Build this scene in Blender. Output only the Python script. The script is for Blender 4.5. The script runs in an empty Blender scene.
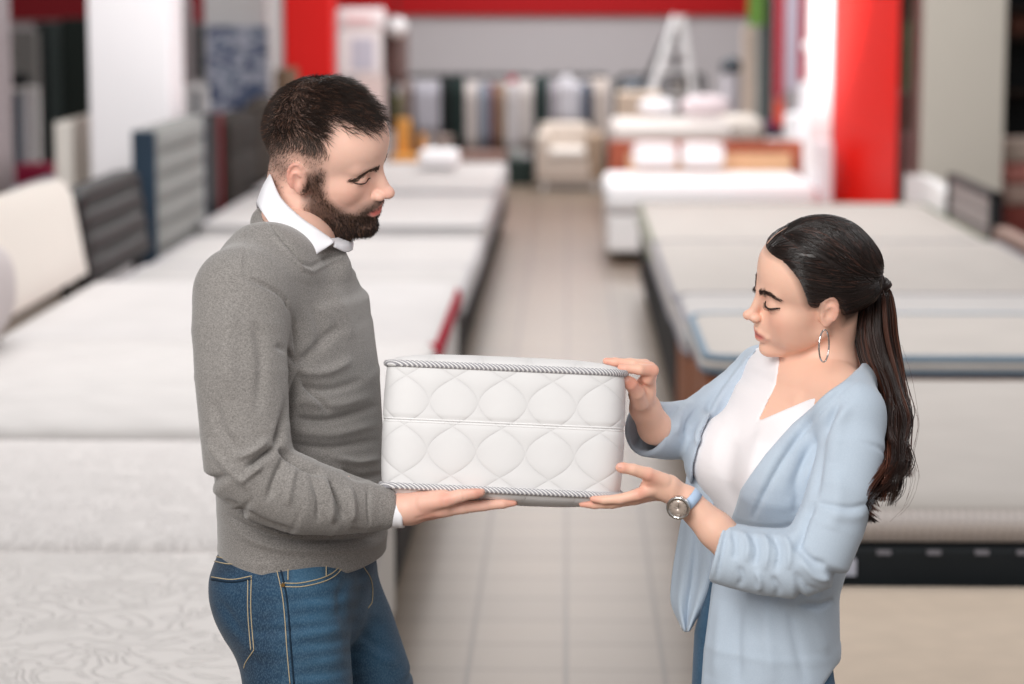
import bpy, bmesh, math, random
import numpy as np
from mathutils import Vector, Matrix, noise as mnoise
from mathutils.bvhtree import BVHTree

SC = bpy.context.scene
COL = SC.collection
rnd = random.Random(7)
F32 = np.float32

# ------------------------------------------------------------------ camera
FPX = 2418.0
PITCH = math.atan(337.0 / FPX)
YAW = math.atan(55.5 / FPX)
CAM = np.array([0.0, 0.0, 1.95])
RCAM = np.array((Matrix.Rotation(YAW, 3, 'Z') @ Matrix.Rotation(math.pi / 2 - PITCH, 3, 'X')))

def P(px, py, Y):
    """world point seen at photo pixel (px, py) standing at depth Y down the aisle"""
    d = RCAM @ np.array([(px - 512) / FPX, (342 - py) / FPX, -1.0])
    return CAM + d * ((Y - CAM[1]) / d[1])

def PZ(px, py, z):
    d = RCAM @ np.array([(px - 512) / FPX, (342 - py) / FPX, -1.0])
    return CAM + d * ((z - CAM[2]) / d[2])

def proj(pts):
    q = (np.asarray(pts, float) - CAM) @ RCAM
    return np.stack([512 + FPX * q[..., 0] / -q[..., 2], 342 - FPX * q[..., 1] / -q[..., 2]], -1)

def mpp(Y, py=342):
    p = P(512, py, Y) - CAM
    return float(-(p @ RCAM)[2]) / FPX

cam_d = bpy.data.cameras.new('camera')
cam = bpy.data.objects.new('camera', cam_d)
COL.objects.link(cam)
cam.location = CAM
cam.rotation_euler = (math.pi / 2 - PITCH, 0, YAW)
cam_d.sensor_width = 36.0
cam_d.lens = 36.0 * FPX / 1024.0
cam_d.clip_end = 100
cam_d.dof.use_dof = True
cam_d.dof.focus_distance = 3.76
cam_d.dof.aperture_fstop = 3.0
SC.camera = cam

# ------------------------------------------------------------------ object helpers
def link(o, parent=None, label=None, cat=None, group=None, kind=None):
    if o.name not in COL.objects:
        COL.objects.link(o)
    if parent is not None:
        o.parent = parent
    if label: o['label'] = label
    if cat: o['category'] = cat
    if group: o['group'] = group
    if kind: o['kind'] = kind
    return o

def empty(name, loc, label, cat, group=None, rz=0.0):
    o = bpy.data.objects.new(name, None)
    o.location = loc
    o.rotation_euler = (0, 0, rz)
    o.empty_display_size = 0.1
    return link(o, None, label, cat, group)

def mesh_obj(name, verts, faces, mat=None, parent=None, smooth=True, colors=None, local=False, **tags):
    """one mesh object; world-space verts (re-expressed under the parent's frame)"""
    v = np.asarray(verts, dtype=float).reshape(-1, 3)
    me = bpy.data.meshes.new(name)
    if parent is not None and not local:
        M = np.array(parent_matrix(parent).inverted())
        v = v @ M[:3, :3].T + M[:3, 3]
    if isinstance(faces, np.ndarray):
        n, k = faces.shape
        me.vertices.add(len(v)); me.vertices.foreach_set('co', v.astype(F32).ravel())
        me.loops.add(n * k); me.loops.foreach_set('vertex_index', faces.astype(np.int32).ravel())
        me.polygons.add(n)
        me.polygons.foreach_set('loop_start', np.arange(0, n * k, k, dtype=np.int32))
        me.update(calc_edges=True)
        me.validate()
    else:
        me.from_pydata([tuple(a) for a in v], [], faces)
        me.update()
    if smooth:
        me.polygons.foreach_set('use_smooth', np.ones(len(me.polygons), dtype=bool))
    if colors is not None:
        ca = me.color_attributes.new('Col', 'FLOAT_COLOR', 'POINT')
        c = np.ones((len(v), 4), F32); c[:, :3] = colors
        ca.data.foreach_set('color', c.ravel())
    if mat is not None:
        for m in (mat if isinstance(mat, (list, tuple)) else [mat]):
            me.materials.append(m)
    o = bpy.data.objects.new(name, me)
    link(o, parent, **tags)
    return o

def parent_matrix(p):
    m = Matrix.LocRotScale(p.location, p.rotation_euler, p.scale)
    return parent_matrix(p.parent) @ m if p.parent else m

class MB:
    """collects boxes, cylinders, tubes into one mesh"""
    def __init__(self): self.v = []; self.f = []
    def add(self, v, f):
        n = len(self.v)
        self.v += [tuple(a) for a in v]
        self.f += [tuple(i + n for i in q) for q in f]
        return self
    def box(self, x0, x1, y0, y1, z0, z1, r=0.0, seg=2, rot=None, piv=None):
        bm = bmesh.new()
        bmesh.ops.create_cube(bm, size=1.0)
        for w in bm.verts:
            w.co = Vector((x0 + (w.co.x + .5) * (x1 - x0), y0 + (w.co.y + .5) * (y1 - y0), z0 + (w.co.z + .5) * (z1 - z0)))
        if r > 0:
            r = min(r, .49 * min(x1 - x0, y1 - y0, z1 - z0))
            bmesh.ops.bevel(bm, geom=list(bm.edges), offset=r, segments=seg, profile=.5, affect='EDGES')
        if rot is not None:
            pv = Vector(piv) if piv is not None else Vector(((x0 + x1) / 2, (y0 + y1) / 2, (z0 + z1) / 2))
            for w in bm.verts: w.co = rot @ (w.co - pv) + pv
        bm.verts.index_update()
        self.add([w.co[:] for w in bm.verts], [[w.index for w in fc.verts] for fc in bm.faces])
        bm.free(); return self
    def tube(self, pts, rad, n=8, closed=False):
        v, f = tube_mesh(pts, rad, n, closed)
        return self.add(v, f)
    def lathe(self, prof, cx, cy, n=24, z0=0.0):
        v = []; f = []
        for (r, z) in prof:
            for i in range(n):
                a = 2 * math.pi * i / n
                v.append((cx + r * math.cos(a), cy + r * math.sin(a), z0 + z))
        for k in range(len(prof) - 1):
            for i in range(n):
                j = (i + 1) % n
                f.append((k * n + i, k * n + j, (k + 1) * n + j, (k + 1) * n + i))
        f.append(tuple(reversed(range(n)))); f.append(tuple(range((len(prof) - 1) * n, len(prof) * n)))
        return self.add(v, f)
    def build(self, name, mat, parent=None, smooth=False, **tags):
        o = mesh_obj(name, self.v, self.f, mat, parent, smooth=False, **tags)
        me = o.data
        if smooth:
            me.polygons.foreach_set('use_smooth', np.ones(len(me.polygons), dtype=bool))
            me.set_sharp_from_angle(angle=math.radians(40))
        return o

def frames_along(P_):
    P_ = np.asarray(P_, float); n = len(P_)
    T = np.gradient(P_, axis=0); T /= np.linalg.norm(T, axis=1)[:, None] + 1e-12
    up = np.array([0, 0, 1.0]) if abs(T[0][2]) < .9 else np.array([1.0, 0, 0])
    N = np.zeros_like(P_); u = up - T[0] * (up @ T[0]); N[0] = u / np.linalg.norm(u)
    for i in range(1, n):
        u = N[i - 1] - T[i] * (N[i - 1] @ T[i]); N[i] = u / (np.linalg.norm(u) + 1e-12)
    return T, N, np.cross(T, N)

def tube_mesh(pts, rad, n=8, closed=False):
    pts = np.asarray(pts, float); m = len(pts)
    rad = np.broadcast_to(np.asarray(rad, float), (m,)) if np.ndim(rad) < 2 else np.asarray(rad, float)
    if closed:
        T = np.roll(pts, -1, 0) - np.roll(pts, 1, 0); T /= np.linalg.norm(T, axis=1)[:, None]
        c = pts.mean(0); N = pts - c; N -= T * (N * T).sum(1)[:, None]; N /= np.linalg.norm(N, axis=1)[:, None] + 1e-12
        B = np.cross(T, N)
    else:
        T, N, B = frames_along(pts)
    a = np.linspace(0, 2 * math.pi, n, endpoint=False)
    r1 = rad if rad.ndim == 1 else rad[:, 0]; r2 = rad if rad.ndim == 1 else rad[:, 1]
    V = pts[:, None] + N[:, None] * (np.cos(a)[None, :, None] * r1[:, None, None]) + B[:, None] * (np.sin(a)[None, :, None] * r2[:, None, None])
    f = []
    for k in range(m if closed else m - 1):
        k2 = (k + 1) % m
        for i in range(n):
            j = (i + 1) % n
            f.append((k * n + i, k * n + j, k2 * n + j, k2 * n + i))
    if not closed:
        f.append(tuple(reversed(range(n)))); f.append(tuple(range((m - 1) * n, m * n)))
    return V.reshape(-1, 3), f

def crom(pts, n, closed=False):
    """Catmull-Rom resample (works on any number of columns)"""
    P_ = np.asarray(pts, float); m = len(P_)
    if closed:
        Q = np.vstack([P_[-1:], P_, P_[:2]]); segs = m
    else:
        Q = np.vstack([2 * P_[0] - P_[1], P_, 2 * P_[-1] - P_[-2]]); segs = m - 1
    t = np.linspace(0, segs, n, endpoint=not closed)
    i = np.minimum(t.astype(int), segs - 1); u = (t - i)[:, None]
    p0, p1, p2, p3 = Q[i], Q[i + 1], Q[i + 2], Q[i + 3]
    return .5 * ((2 * p1) + (-p0 + p2) * u + (2 * p0 - 5 * p1 + 4 * p2 - p3) * u ** 2 + (-p0 + 3 * p1 - 3 * p2 + p3) * u ** 3)

def strands_mesh(S, R, n=3):
    """S: (strands, points, 3), R: (strands, points) -> verts, quads of many thin tapering tubes"""
    S = np.asarray(S, float); ns, m, _ = S.shape
    T = np.gradient(S, axis=1); T /= np.linalg.norm(T, axis=2)[..., None] + 1e-12
    up = np.where(np.abs(T[:, :, 2:3]) < .9, np.array([0, 0, 1.0]), np.array([1.0, 0, 0]))
    up = np.broadcast_to(up[:, :1], T.shape)
    N = np.cross(T, up); N /= np.linalg.norm(N, axis=2)[..., None] + 1e-12
    B = np.cross(T, N)
    a = np.linspace(0, 2 * math.pi, n, endpoint=False)
    V = S[:, :, None] + (N[:, :, None] * np.cos(a)[None, None, :, None] + B[:, :, None] * np.sin(a)[None, None, :, None]) * R[:, :, None, None]
    base = np.arange(ns)[:, None, None] * (m * n) + np.arange(m - 1)[None, :, None] * n
    i = np.arange(n)[None, None, :]; j = (i + 1) % n
    Fq = np.stack([base + i, base + j, base + n + j, base + n + i], -1).reshape(-1, 4)
    return V.reshape(-1, 3), Fq

# ------------------------------------------------------------------ materials
def hexc(s):
    s = s.lstrip('#'); c = [int(s[i:i + 2], 16) / 255 for i in (0, 2, 4)]
    return tuple(x / 12.92 if x <= .04045 else ((x + .055) / 1.055) ** 2.4 for x in c)

class NT:
    def __init__(self, name):
        self.m = bpy.data.materials.new(name); self.m.use_nodes = True
        self.t = self.m.node_tree; self.b = self.t.nodes['Principled BSDF']
    def n(self, typ, **kw):
        nd = self.t.nodes.new(typ)
        for k, v in kw.items():
            if k.startswith('_'): setattr(nd, k[1:], v)
            else: nd.inputs[k.replace('__', ' ')].default_value = v
        return nd
    def l(self, a, b): self.t.links.new(a, b)
    def coord(self, scale=(1, 1, 1), obj=True, rot=(0, 0, 0)):
        tc = self.n('ShaderNodeTexCoord'); mp = self.n('ShaderNodeMapping')
        mp.inputs['Scale'].default_value = scale; mp.inputs['Rotation'].default_value = rot
        self.l(tc.outputs['Object' if obj else 'Generated'], mp.inputs['Vector'])
        return mp.outputs['Vector']
    def ramp(self, fac, stops):
        r = self.n('ShaderNodeValToRGB'); e = r.color_ramp.elements
        while len(e) < len(stops): e.new(.5)
        for k, (p, c) in enumerate(stops):
            e[k].position = p; e[k].color = (*c, 1) if len(c) == 3 else c
        self.l(fac, r.inputs['Fac']); return r.outputs['Color']
    def mix(self, fac, a, b, mode='MIX'):
        x = self.n('ShaderNodeMix', _data_type='RGBA', _blend_type=mode)
        if isinstance(fac, (int, float)): x.inputs[0].default_value = fac
        else: self.l(fac, x.inputs[0])
        for s, i in ((a, 6), (b, 7)):
            if isinstance(s, tuple): x.inputs[i].default_value = (*s, 1)
            else: self.l(s, x.inputs[i])
        return x.outputs[2]
    def math(self, op, a, b=None):
        x = self.n('ShaderNodeMath', _operation=op)
        for s, i in ((a, 0), (b, 1)):
            if s is None: continue
            if isinstance(s, (int, float)): x.inputs[i].default_value = s
            else: self.l(s, x.inputs[i])
        return x.outputs[0]
    def bump(self, h, strength=.3, dist=.01, prev=None):
        b = self.n('ShaderNodeBump', Strength=strength, Distance=dist)
        self.l(h, b.inputs['Height'])
        if prev is not None: self.l(prev, b.inputs['Normal'])
        self.l(b.outputs['Normal'], self.b.inputs['Normal']); return b.outputs['Normal']
    def color(self, c):
        if isinstance(c, tuple): self.b.inputs['Base Color'].default_value = (*c, 1)
        else: self.l(c, self.b.inputs['Base Color'])
    def set(self, **kw):
        for k, v in kw.items(): self.b.inputs[k.replace('__', ' ')].default_value = v
        return self

_mc = {}
def plain(hex_, rough=.6, metal=0.0, vary=.06, scale=6.0, name=None, bump=0.0, sheen=0.0):
    """simple procedural paint/cloth/wood: base colour with a soft mottled variation"""
    key = (hex_, rough, metal, vary, scale, bump, sheen)
    if key in _mc: return _mc[key]
    t = NT(name or 'mat_' + hex_.strip('#')); c = hexc(hex_)
    nz = t.n('ShaderNodeTexNoise', Scale=scale, Detail=3.0); t.l(t.coord(), nz.inputs['Vector'])
    lo = tuple(max(0, x * (1 - vary)) for x in c); hi = tuple(min(1, x * (1 + vary)) for x in c)
    t.color(t.mix(nz.outputs['Fac'], lo, hi))
    t.set(Roughness=rough, Metallic=metal)
    t.b.inputs['Specular IOR Level'].default_value = .5 if metal else .28
    if sheen: t.set(Sheen__Weight=sheen)
    if bump:
        nb = t.n('ShaderNodeTexNoise', Scale=180.0, Detail=2.0); t.l(t.coord(), nb.inputs['Vector'])
        t.bump(nb.outputs['Fac'], bump, .003)
    _mc[key] = t.m
    return t.m

# ------------------------------------------------------------------ signed distance modelling
def smin(a, b, k):
    if k <= 0: return np.minimum(a, b)
    h = np.maximum(k - np.abs(a - b), 0) / k
    return np.minimum(a, b) - h * h * k * .25

def smax(a, b, k): return -smin(-a, -b, k)

def rotm(rx=0, ry=0, rz=0):
    return np.array(Matrix.Rotation(math.radians(rz), 3, 'Z') @ Matrix.Rotation(math.radians(ry), 3, 'Y') @ Matrix.Rotation(math.radians(rx), 3, 'X'))

class Sdf:
    def __init__(self, lo, hi, h):
        self.lo = np.asarray(lo, float); self.h = h
        self.n = np.ceil((np.asarray(hi) - self.lo) / h).astype(int) + 1
        self.D = np.full(self.n, .08, F32)
    def _sub(self, lo, hi):
        a = np.clip(np.floor((np.asarray(lo) - self.lo) / self.h).astype(int), 0, self.n)
        b = np.clip(np.ceil((np.asarray(hi) - self.lo) / self.h).astype(int) + 1, 0, self.n)
        if np.any(b <= a): return None, None
        sl = tuple(slice(i, j) for i, j in zip(a, b))
        X = (self.lo[0] + self.h * np.arange(a[0], b[0], dtype=F32))[:, None, None].astype(F32)
        Y = (self.lo[1] + self.h * np.arange(a[1], b[1], dtype=F32))[None, :, None].astype(F32)
        Z = (self.lo[2] + self.h * np.arange(a[2], b[2], dtype=F32))[None, None, :].astype(F32)
        return sl, (X, Y, Z)
    def _op(self, sl, d, k, sub):
        if sub: self.D[sl] = smax(self.D[sl], -d, k)
        else: self.D[sl] = smin(self.D[sl], d, k)
    def cap(self, a, b, ra, rb=None, k=.0, sub=False):
        rb = ra if rb is None else rb
        a = np.asarray(a, float); b = np.asarray(b, float); m = max(ra, rb) + k + 3 * self.h
        sl, g = self._sub(np.minimum(a, b) - m, np.maximum(a, b) + m)
        if sl is None: return self
        ab = b - a; L = float(ab @ ab) + 1e-12
        px, py, pz = g[0] - a[0], g[1] - a[1], g[2] - a[2]
        t = np.clip((px * ab[0] + py * ab[1] + pz * ab[2]) / L, 0, 1)
        d = np.sqrt((px - t * ab[0]) ** 2 + (py - t * ab[1]) ** 2 + (pz - t * ab[2]) ** 2) - (ra + (rb - ra) * t)
        self._op(sl, d.astype(F32), k, sub); return self
    def chain(self, pts, rad, k=.003, sub=False):
        for i in range(len(pts) - 1): self.cap(pts[i], pts[i + 1], rad[i], rad[i + 1], k, sub)
        return self
    def ell(self, c, r, R=None, k=.0, sub=False):
        c = np.asarray(c, float); r = np.asarray(r, float) * np.ones(3); R = np.eye(3) if R is None else R
        ext = np.sqrt(((R * r[None, :]) ** 2).sum(1)) + k + 3 * self.h
        sl, g = self._sub(c - ext, c + ext)
        if sl is None: return self
        p = [g[i] - c[i] for i in range(3)]
        q = [(p[0] * R[0, j] + p[1] * R[1, j] + p[2] * R[2, j]) for j in range(3)]
        k0 = np.sqrt(sum((q[j] / r[j]) ** 2 for j in range(3))); k1 = np.sqrt(sum((q[j] / r[j] ** 2) ** 2 for j in range(3))) + 1e-9
        self._op(sl, (k0 * (k0 - 1) / k1).astype(F32), k, sub); return self
    def box(self, c, hs, R=None, rnd_=.005, k=.0, sub=False):
        c = np.asarray(c, float); hs = np.asarray(hs, float); R = np.eye(3) if R is None else R
        ext = np.abs(R) @ hs + k + 3 * self.h
        sl, g = self._sub(c - ext, c + ext)
        if sl is None: return self
        p = [g[i] - c[i] for i in range(3)]
        q = [np.abs(p[0] * R[0, j] + p[1] * R[1, j] + p[2] * R[2, j]) - (hs[j] - rnd_) for j in range(3)]
        d = np.sqrt(sum(np.maximum(x, 0) ** 2 for x in q)) + np.minimum(np.maximum(np.maximum(q[0], q[1]), q[2]), 0) - rnd_
        self._op(sl, d.astype(F32), k, sub); return self
    def torus(self, c, R, a, b, r, k=.0, sub=False):
        """elliptic ring, semi-axes a,b in the local xy plane, tube radius r"""
        c = np.asarray(c, float)
        th = np.linspace(0, 2 * math.pi, 17)
        pts = [c + R @ np.array([a * math.cos(t), b * math.sin(t), 0]) for t in th]
        return self.chain(pts, [r] * 17, k, sub)
    def tube(self, pts, ab, u, k=.0, sub=False, flat=(False, False)):
        """elliptical tube: per point half-widths (along u, across), joined smoothly"""
        pts = [np.asarray(p, float) for p in pts]; us = u if isinstance(u[0], (list, tuple, np.ndarray)) else [u] * len(pts)
        lo = np.min(pts, 0) - max(map(max, ab)) - k - 3 * self.h; hi = np.max(pts, 0) + max(map(max, ab)) + k + 3 * self.h
        sl, g = self._sub(lo, hi)
        if sl is None: return self
        best = None; n = len(pts)
        for i in range(n - 1):
            a, b = pts[i], pts[i + 1]; w = b - a; L2 = float(w @ w); w_ = w / math.sqrt(L2)
            uu = np.asarray(us[i], float); uu = uu - w_ * (uu @ w_); uu /= np.linalg.norm(uu); vv = np.cross(w_, uu)
            p = [g[j] - a[j] for j in range(3)]
            t0 = (p[0] * w[0] + p[1] * w[1] + p[2] * w[2]) / L2
            t = np.clip(t0, 0, 1)
            A = ab[i][0] + (ab[i + 1][0] - ab[i][0]) * t; B = ab[i][1] + (ab[i + 1][1] - ab[i][1]) * t
            qu = (p[0] * uu[0] + p[1] * uu[1] + p[2] * uu[2]); qv = (p[0] * vv[0] + p[1] * vv[1] + p[2] * vv[2])
            qw = (t0 - t) * math.sqrt(L2)
            rn = np.minimum(A, B); rq = rn
            if n > 2:
                if i > 0: rq = np.where(t0 < 0, rn * .3, rq)
                if i < n - 2: rq = np.where(t0 > 1, rn * .3, rq)
            if (i == 0 and flat[0]) or (i == n - 2 and flat[1]): qc = 0.0
            else: qc = qw
            k0 = np.sqrt((qu / A) ** 2 + (qv / B) ** 2 + (qc / rq) ** 2); k1 = np.sqrt((qu / A ** 2) ** 2 + (qv / B ** 2) ** 2 + (qc / rq ** 2) ** 2) + 1e-6
            d = np.where(k0 < .05, -rn, k0 * (k0 - 1) / k1)
            if i == 0 and flat[0]: d = smax(d, -t0 * math.sqrt(L2), .006); d = np.where(t0 > 1, np.maximum(d, (t0 - 1) * math.sqrt(L2)), d) if n > 2 else d
            if i == n - 2 and flat[1]: d = smax(d, (t0 - 1) * math.sqrt(L2), .006); d = np.where(t0 < 0, np.maximum(d, -t0 * math.sqrt(L2)), d) if n > 2 else d
            best = d if best is None else smin(best, d, .004)
        self._op(sl, best.astype(F32), k, sub); return self
    def blur(self, it=1):
        for _ in range(it):
            for ax in range(3):
                D = self.D; a = np.roll(D, 1, ax); b = np.roll(D, -1, ax)
                self.D = (.25 * a + .5 * D + .25 * b).astype(F32)
        return self
    def grid(self):
        return [(self.lo[i] + self.h * np.arange(self.n[i])).astype(F32).reshape([-1 if j == i else 1 for j in range(3)]) for i in range(3)]
    def mesh(self):
        D = self.D.copy()
        for ax in range(3):
            ix = [slice(None)] * 3
            for e in (0, -1):
                ix[ax] = e; D[tuple(ix)] = np.maximum(D[tuple(ix)], self.h)
        S = D < 0; nx, ny, nz = D.shape
        c = [slice(0, -1), slice(1, None)]
        cnt = np.zeros((nx - 1, ny - 1, nz - 1), np.uint8)
        for i in c:
            for j in c:
                for k in c: cnt += S[i, j, k]
        act = (cnt > 0) & (cnt < 8)
        idx = np.argwhere(act); N = len(idx)
        vid = np.full(act.shape, -1, np.int64); vid[act] = np.arange(N)
        acc = np.zeros((N, 3)); w = np.zeros(N)
        I = idx.T
        for ax in range(3):
            o1, o2 = [a for a in range(3) if a != ax]
            for u in (0, 1):
                for v in (0, 1):
                    q = [I[0].copy(), I[1].copy(), I[2].copy()]
                    q[o1] = q[o1] + u; q[o2] = q[o2] + v
                    d0 = D[q[0], q[1], q[2]]; q2 = list(q); q2[ax] = q[ax] + 1
                    d1 = D[q2[0], q2[1], q2[2]]
                    m = (d0 < 0) != (d1 < 0)
                    t = d0 / (d0 - d1 + 1e-20)
                    pt = np.zeros((N, 3)); pt[:, o1] = u; pt[:, o2] = v; pt[:, ax] = t
                    acc[m] += pt[m]; w[m] += 1
        V = self.lo + self.h * (idx + acc / w[:, None])
        Fs = []
        for ax in range(3):
            a = [slice(None)] * 3; b = [slice(None)] * 3; a[ax] = slice(0, -1); b[ax] = slice(1, None)
            s0 = S[tuple(a)]; s1 = S[tuple(b)]
            e = np.argwhere(s0 != s1); o1, o2 = [(1, 2), (2, 0), (0, 1)][ax]
            ok = (e[:, o1] > 0) & (e[:, o2] > 0) & (e[:, o1] < D.shape[o1] - 1) & (e[:, o2] < D.shape[o2] - 1); e = e[ok]
            def vv(u, v):
                q = e.copy(); q[:, o1] -= u; q[:, o2] -= v
                return vid[q[:, 0], q[:, 1], q[:, 2]]
            quad = np.stack([vv(1, 1), vv(0, 1), vv(0, 0), vv(1, 0)], 1)
            flip = s1[e[:, 0], e[:, 1], e[:, 2]]
            quad[flip] = quad[flip][:, ::-1]
            Fs.append(quad)
        return V, np.vstack(Fs)

def vnormals(V, Fq):
    a = V[Fq[:, 0]]; fn = np.cross(V[Fq[:, 2]] - a, V[Fq[:, 3]] - V[Fq[:, 1]])
    N = np.zeros_like(V)
    for i in range(4): np.add.at(N, Fq[:, i], fn)
    return N / (np.linalg.norm(N, axis=1)[:, None] + 1e-20)

def smooth_mesh(V, Fq, it=2, lam=.5):
    E = np.vstack([Fq[:, [0, 1]], Fq[:, [1, 2]], Fq[:, [2, 3]], Fq[:, [3, 0]]])
    deg = np.bincount(E.ravel(), minlength=len(V)).astype(float)[:, None]
    for _ in range(it):
        A = np.zeros_like(V)
        for j in range(3):
            A[:, j] = np.bincount(E[:, 0], V[E[:, 1], j], len(V)) + np.bincount(E[:, 1], V[E[:, 0], j], len(V))
        V = V + lam * (A / np.maximum(deg, 1) - V)
    return V

def keep_large(V, Fq, frac=.02):
    """drop tiny disconnected crumbs"""
    n = len(V); lab = np.arange(n)
    E = np.vstack([Fq[:, [0, 1]], Fq[:, [1, 2]], Fq[:, [2, 3]]])
    while True:
        m = np.minimum(lab[E[:, 0]], lab[E[:, 1]]); new = lab.copy()
        np.minimum.at(new, E[:, 0], m); np.minimum.at(new, E[:, 1], m)
        new = new[new]; new = new[new]
        if np.array_equal(new, lab): break
        lab = new
    cnt = np.bincount(lab, minlength=n); big = cnt[lab] >= frac * cnt.max()
    remap = np.cumsum(big) - 1
    return V[big], remap[Fq[big[Fq].all(1)]]

def join(parts):
    V = []; Fs = []; n = 0
    for v, f in parts:
        V.append(v); Fs.append(f + n); n += len(v)
    return np.vstack(V), np.vstack(Fs)

def seg_dist2(q, pts):
    """distance of 2-D points q to polyline pts"""
    best = np.full(len(q), 1e9); par = np.zeros(len(q)); pts = np.asarray(pts, float)
    for i in range(len(pts) - 1):
        a, b = pts[i], pts[i + 1]; ab = b - a
        t = np.clip(((q - a) @ ab) / (ab @ ab + 1e-9), 0, 1)
        d = np.linalg.norm(q - a - t[:, None] * ab, axis=1)
        m = d < best; best[m] = d[m]; par[m] = (i + t[m]) / (len(pts) - 1)
    return best, par

def folds(V, Fq, lines, Yr=None):
    """press cloth folds into the camera-facing side: lines = [(polyline px, width px, height mm)] """
    N = vnormals(V, Fq); q = proj(V); view = V - CAM; view /= np.linalg.norm(view, axis=1)[:, None]
    front = np.clip(-(N * view).sum(1) * 1.6, 0, 1)
    if Yr is not None: front = front * ((V[:, 1] > Yr[0]) & (V[:, 1] < Yr[1]))
    D = np.zeros(len(V))
    for pts, w, h in lines:
        pl = crom(pts, 12) if len(pts) > 2 else np.array(pts, float)
        bb = (q[:, 0] > pl[:, 0].min() - 3 * w) & (q[:, 0] < pl[:, 0].max() + 3 * w) & (q[:, 1] > pl[:, 1].min() - 3 * w) & (q[:, 1] < pl[:, 1].max() + 3 * w)
        ii = np.where(bb)[0]
        if len(ii) == 0: continue
        d, t = seg_dist2(q[ii], pl)
        taper = np.clip(np.minimum(t, 1 - t) * 5, 0, 1) ** .7 * .9 + .1
        x = d / w
        D[ii] += h * .001 * (1 - .0 * x) * np.exp(-x * x) * taper
    return V + N * (D * front)[:, None]

def bvh(V, Fq):
    return BVHTree.FromPolygons([tuple(v) for v in V], [tuple(int(i) for i in f) for f in Fq])

def cast(tree, px, py, off=.0, default=3.8):
    """point of the surface seen at a photo pixel"""
    d = RCAM @ np.array([(px - 512) / FPX, (342 - py) / FPX, -1.0]); d /= np.linalg.norm(d)
    loc, nor, i, dist = tree.ray_cast(Vector(CAM), Vector(d))
    if loc is None: return None
    return np.array(loc) + np.array(nor) * off

def cast_line(tree, pts, n=40, off=.0004, closed=False):
    out = [cast(tree, x, y, off) for x, y in crom(np.array(pts, float), n, closed)]
    return [p for p in out if p is not None]
# ================================================================== SHOP: shell
def m_tiles():
    t = NT('floor_tiles'); v = t.coord()
    b = t.n('ShaderNodeTexBrick', _offset=0.0, _squash=1.0, Scale=1.0, Mortar__Size=.009, Mortar__Smooth=.3, Bias=-.2, Brick__Width=.29, Row__Height=.29)
    b.inputs['Color1'].default_value = (*hexc('7F7061'), 1); b.inputs['Color2'].default_value = (*hexc('76685A'), 1)
    b.inputs['Mortar'].default_value = (*hexc('463B33'), 1)
    t.l(v, b.inputs['Vector'])
    nz = t.n('ShaderNodeTexNoise', Scale=1.0, Detail=4.0); t.l(t.coord((3, 22, 3)), nz.inputs['Vector'])
    t.color(t.mix(t.math('MULTIPLY', nz.outputs['Fac'], .45), b.outputs['Color'], hexc('6A5D50')))
    t.set(Roughness=.38); t.b.inputs['Specular IOR Level'].default_value = .45
    t.bump(b.outputs['Fac'], -.4, .002)
    return t.m

M_WHITE = plain('ECEAEA', .55, vary=.02)
M_GREYWALL = plain('C6C1C4', .8, vary=.02)
M_RED = plain('B8000C', .6, vary=.03)
M_BRED = plain('D8120E', .6, vary=.02)
M_DARK = plain('20282A', .6, vary=.2)

def struct(name, mb, mat, smooth=False):
    return mb.build(name, mat, smooth=smooth, kind='structure')

struct('floor', MB().box(-9, 8, -1.5, 30.3, -.1, 0), m_tiles())
struct('wall_back', MB().box(-9, 8, 30.0, 30.2, 0, 4.2), M_GREYWALL)
struct('wall_left', MB().box(-9.2, -9, -1.5, 30.2, 0, 4.2), M_GREYWALL)
struct('wall_right', MB().box(8, 8.2, -1.5, 30.2, 0, 4.2), M_GREYWALL)
xb0, xb1 = P(330, 10, 29.95)[0], P(750, 10, 29.95)[0]
struct('trim_1', MB().box(xb0, xb1, 29.9, 30.0, P(0, 15, 29.9)[2], 4.2), M_RED)
struct('trim_2', MB().box(-9, P(88, 10, 29.9)[0], 29.9, 30.0, P(0, 20, 29.9)[2], 4.2), plain('8A1420', .5, vary=.05))

def slab(name, label, cat, x0, x1, y0, y1, D, dep, mat, r=.02, to_floor=False, up=None, group=None, kind=None, build=True, lean=0):
    """upright block with photo-measured width and height, standing at its own distance D"""
    a = P(x0, y1, D); b = P(x1, y0, D); a[0] = P(x0, (y0 + y1) / 2, D)[0]; b[0] = P(x1, (y0 + y1) / 2, D)[0]
    z0 = 0.0 if to_floor else a[2]; z1 = up if up is not None else P((x0 + x1) / 2, y0, D)[2]
    mb = MB().box(a[0], b[0], D, D + dep, z0, z1, r)
    if not build: return mb, (a[0], b[0], z0, z1)
    tags = dict(kind='structure') if kind else dict(label=label, cat=cat, group=group)
    return mb.build(name, mat, **tags)

def colm(name, x0, x1, D, dep, mat, z1=4.2):
    return slab(name, None, None, x0, x1, 0, 100, D, dep, mat, r=.01, to_floor=True, up=z1, kind=True)

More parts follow.
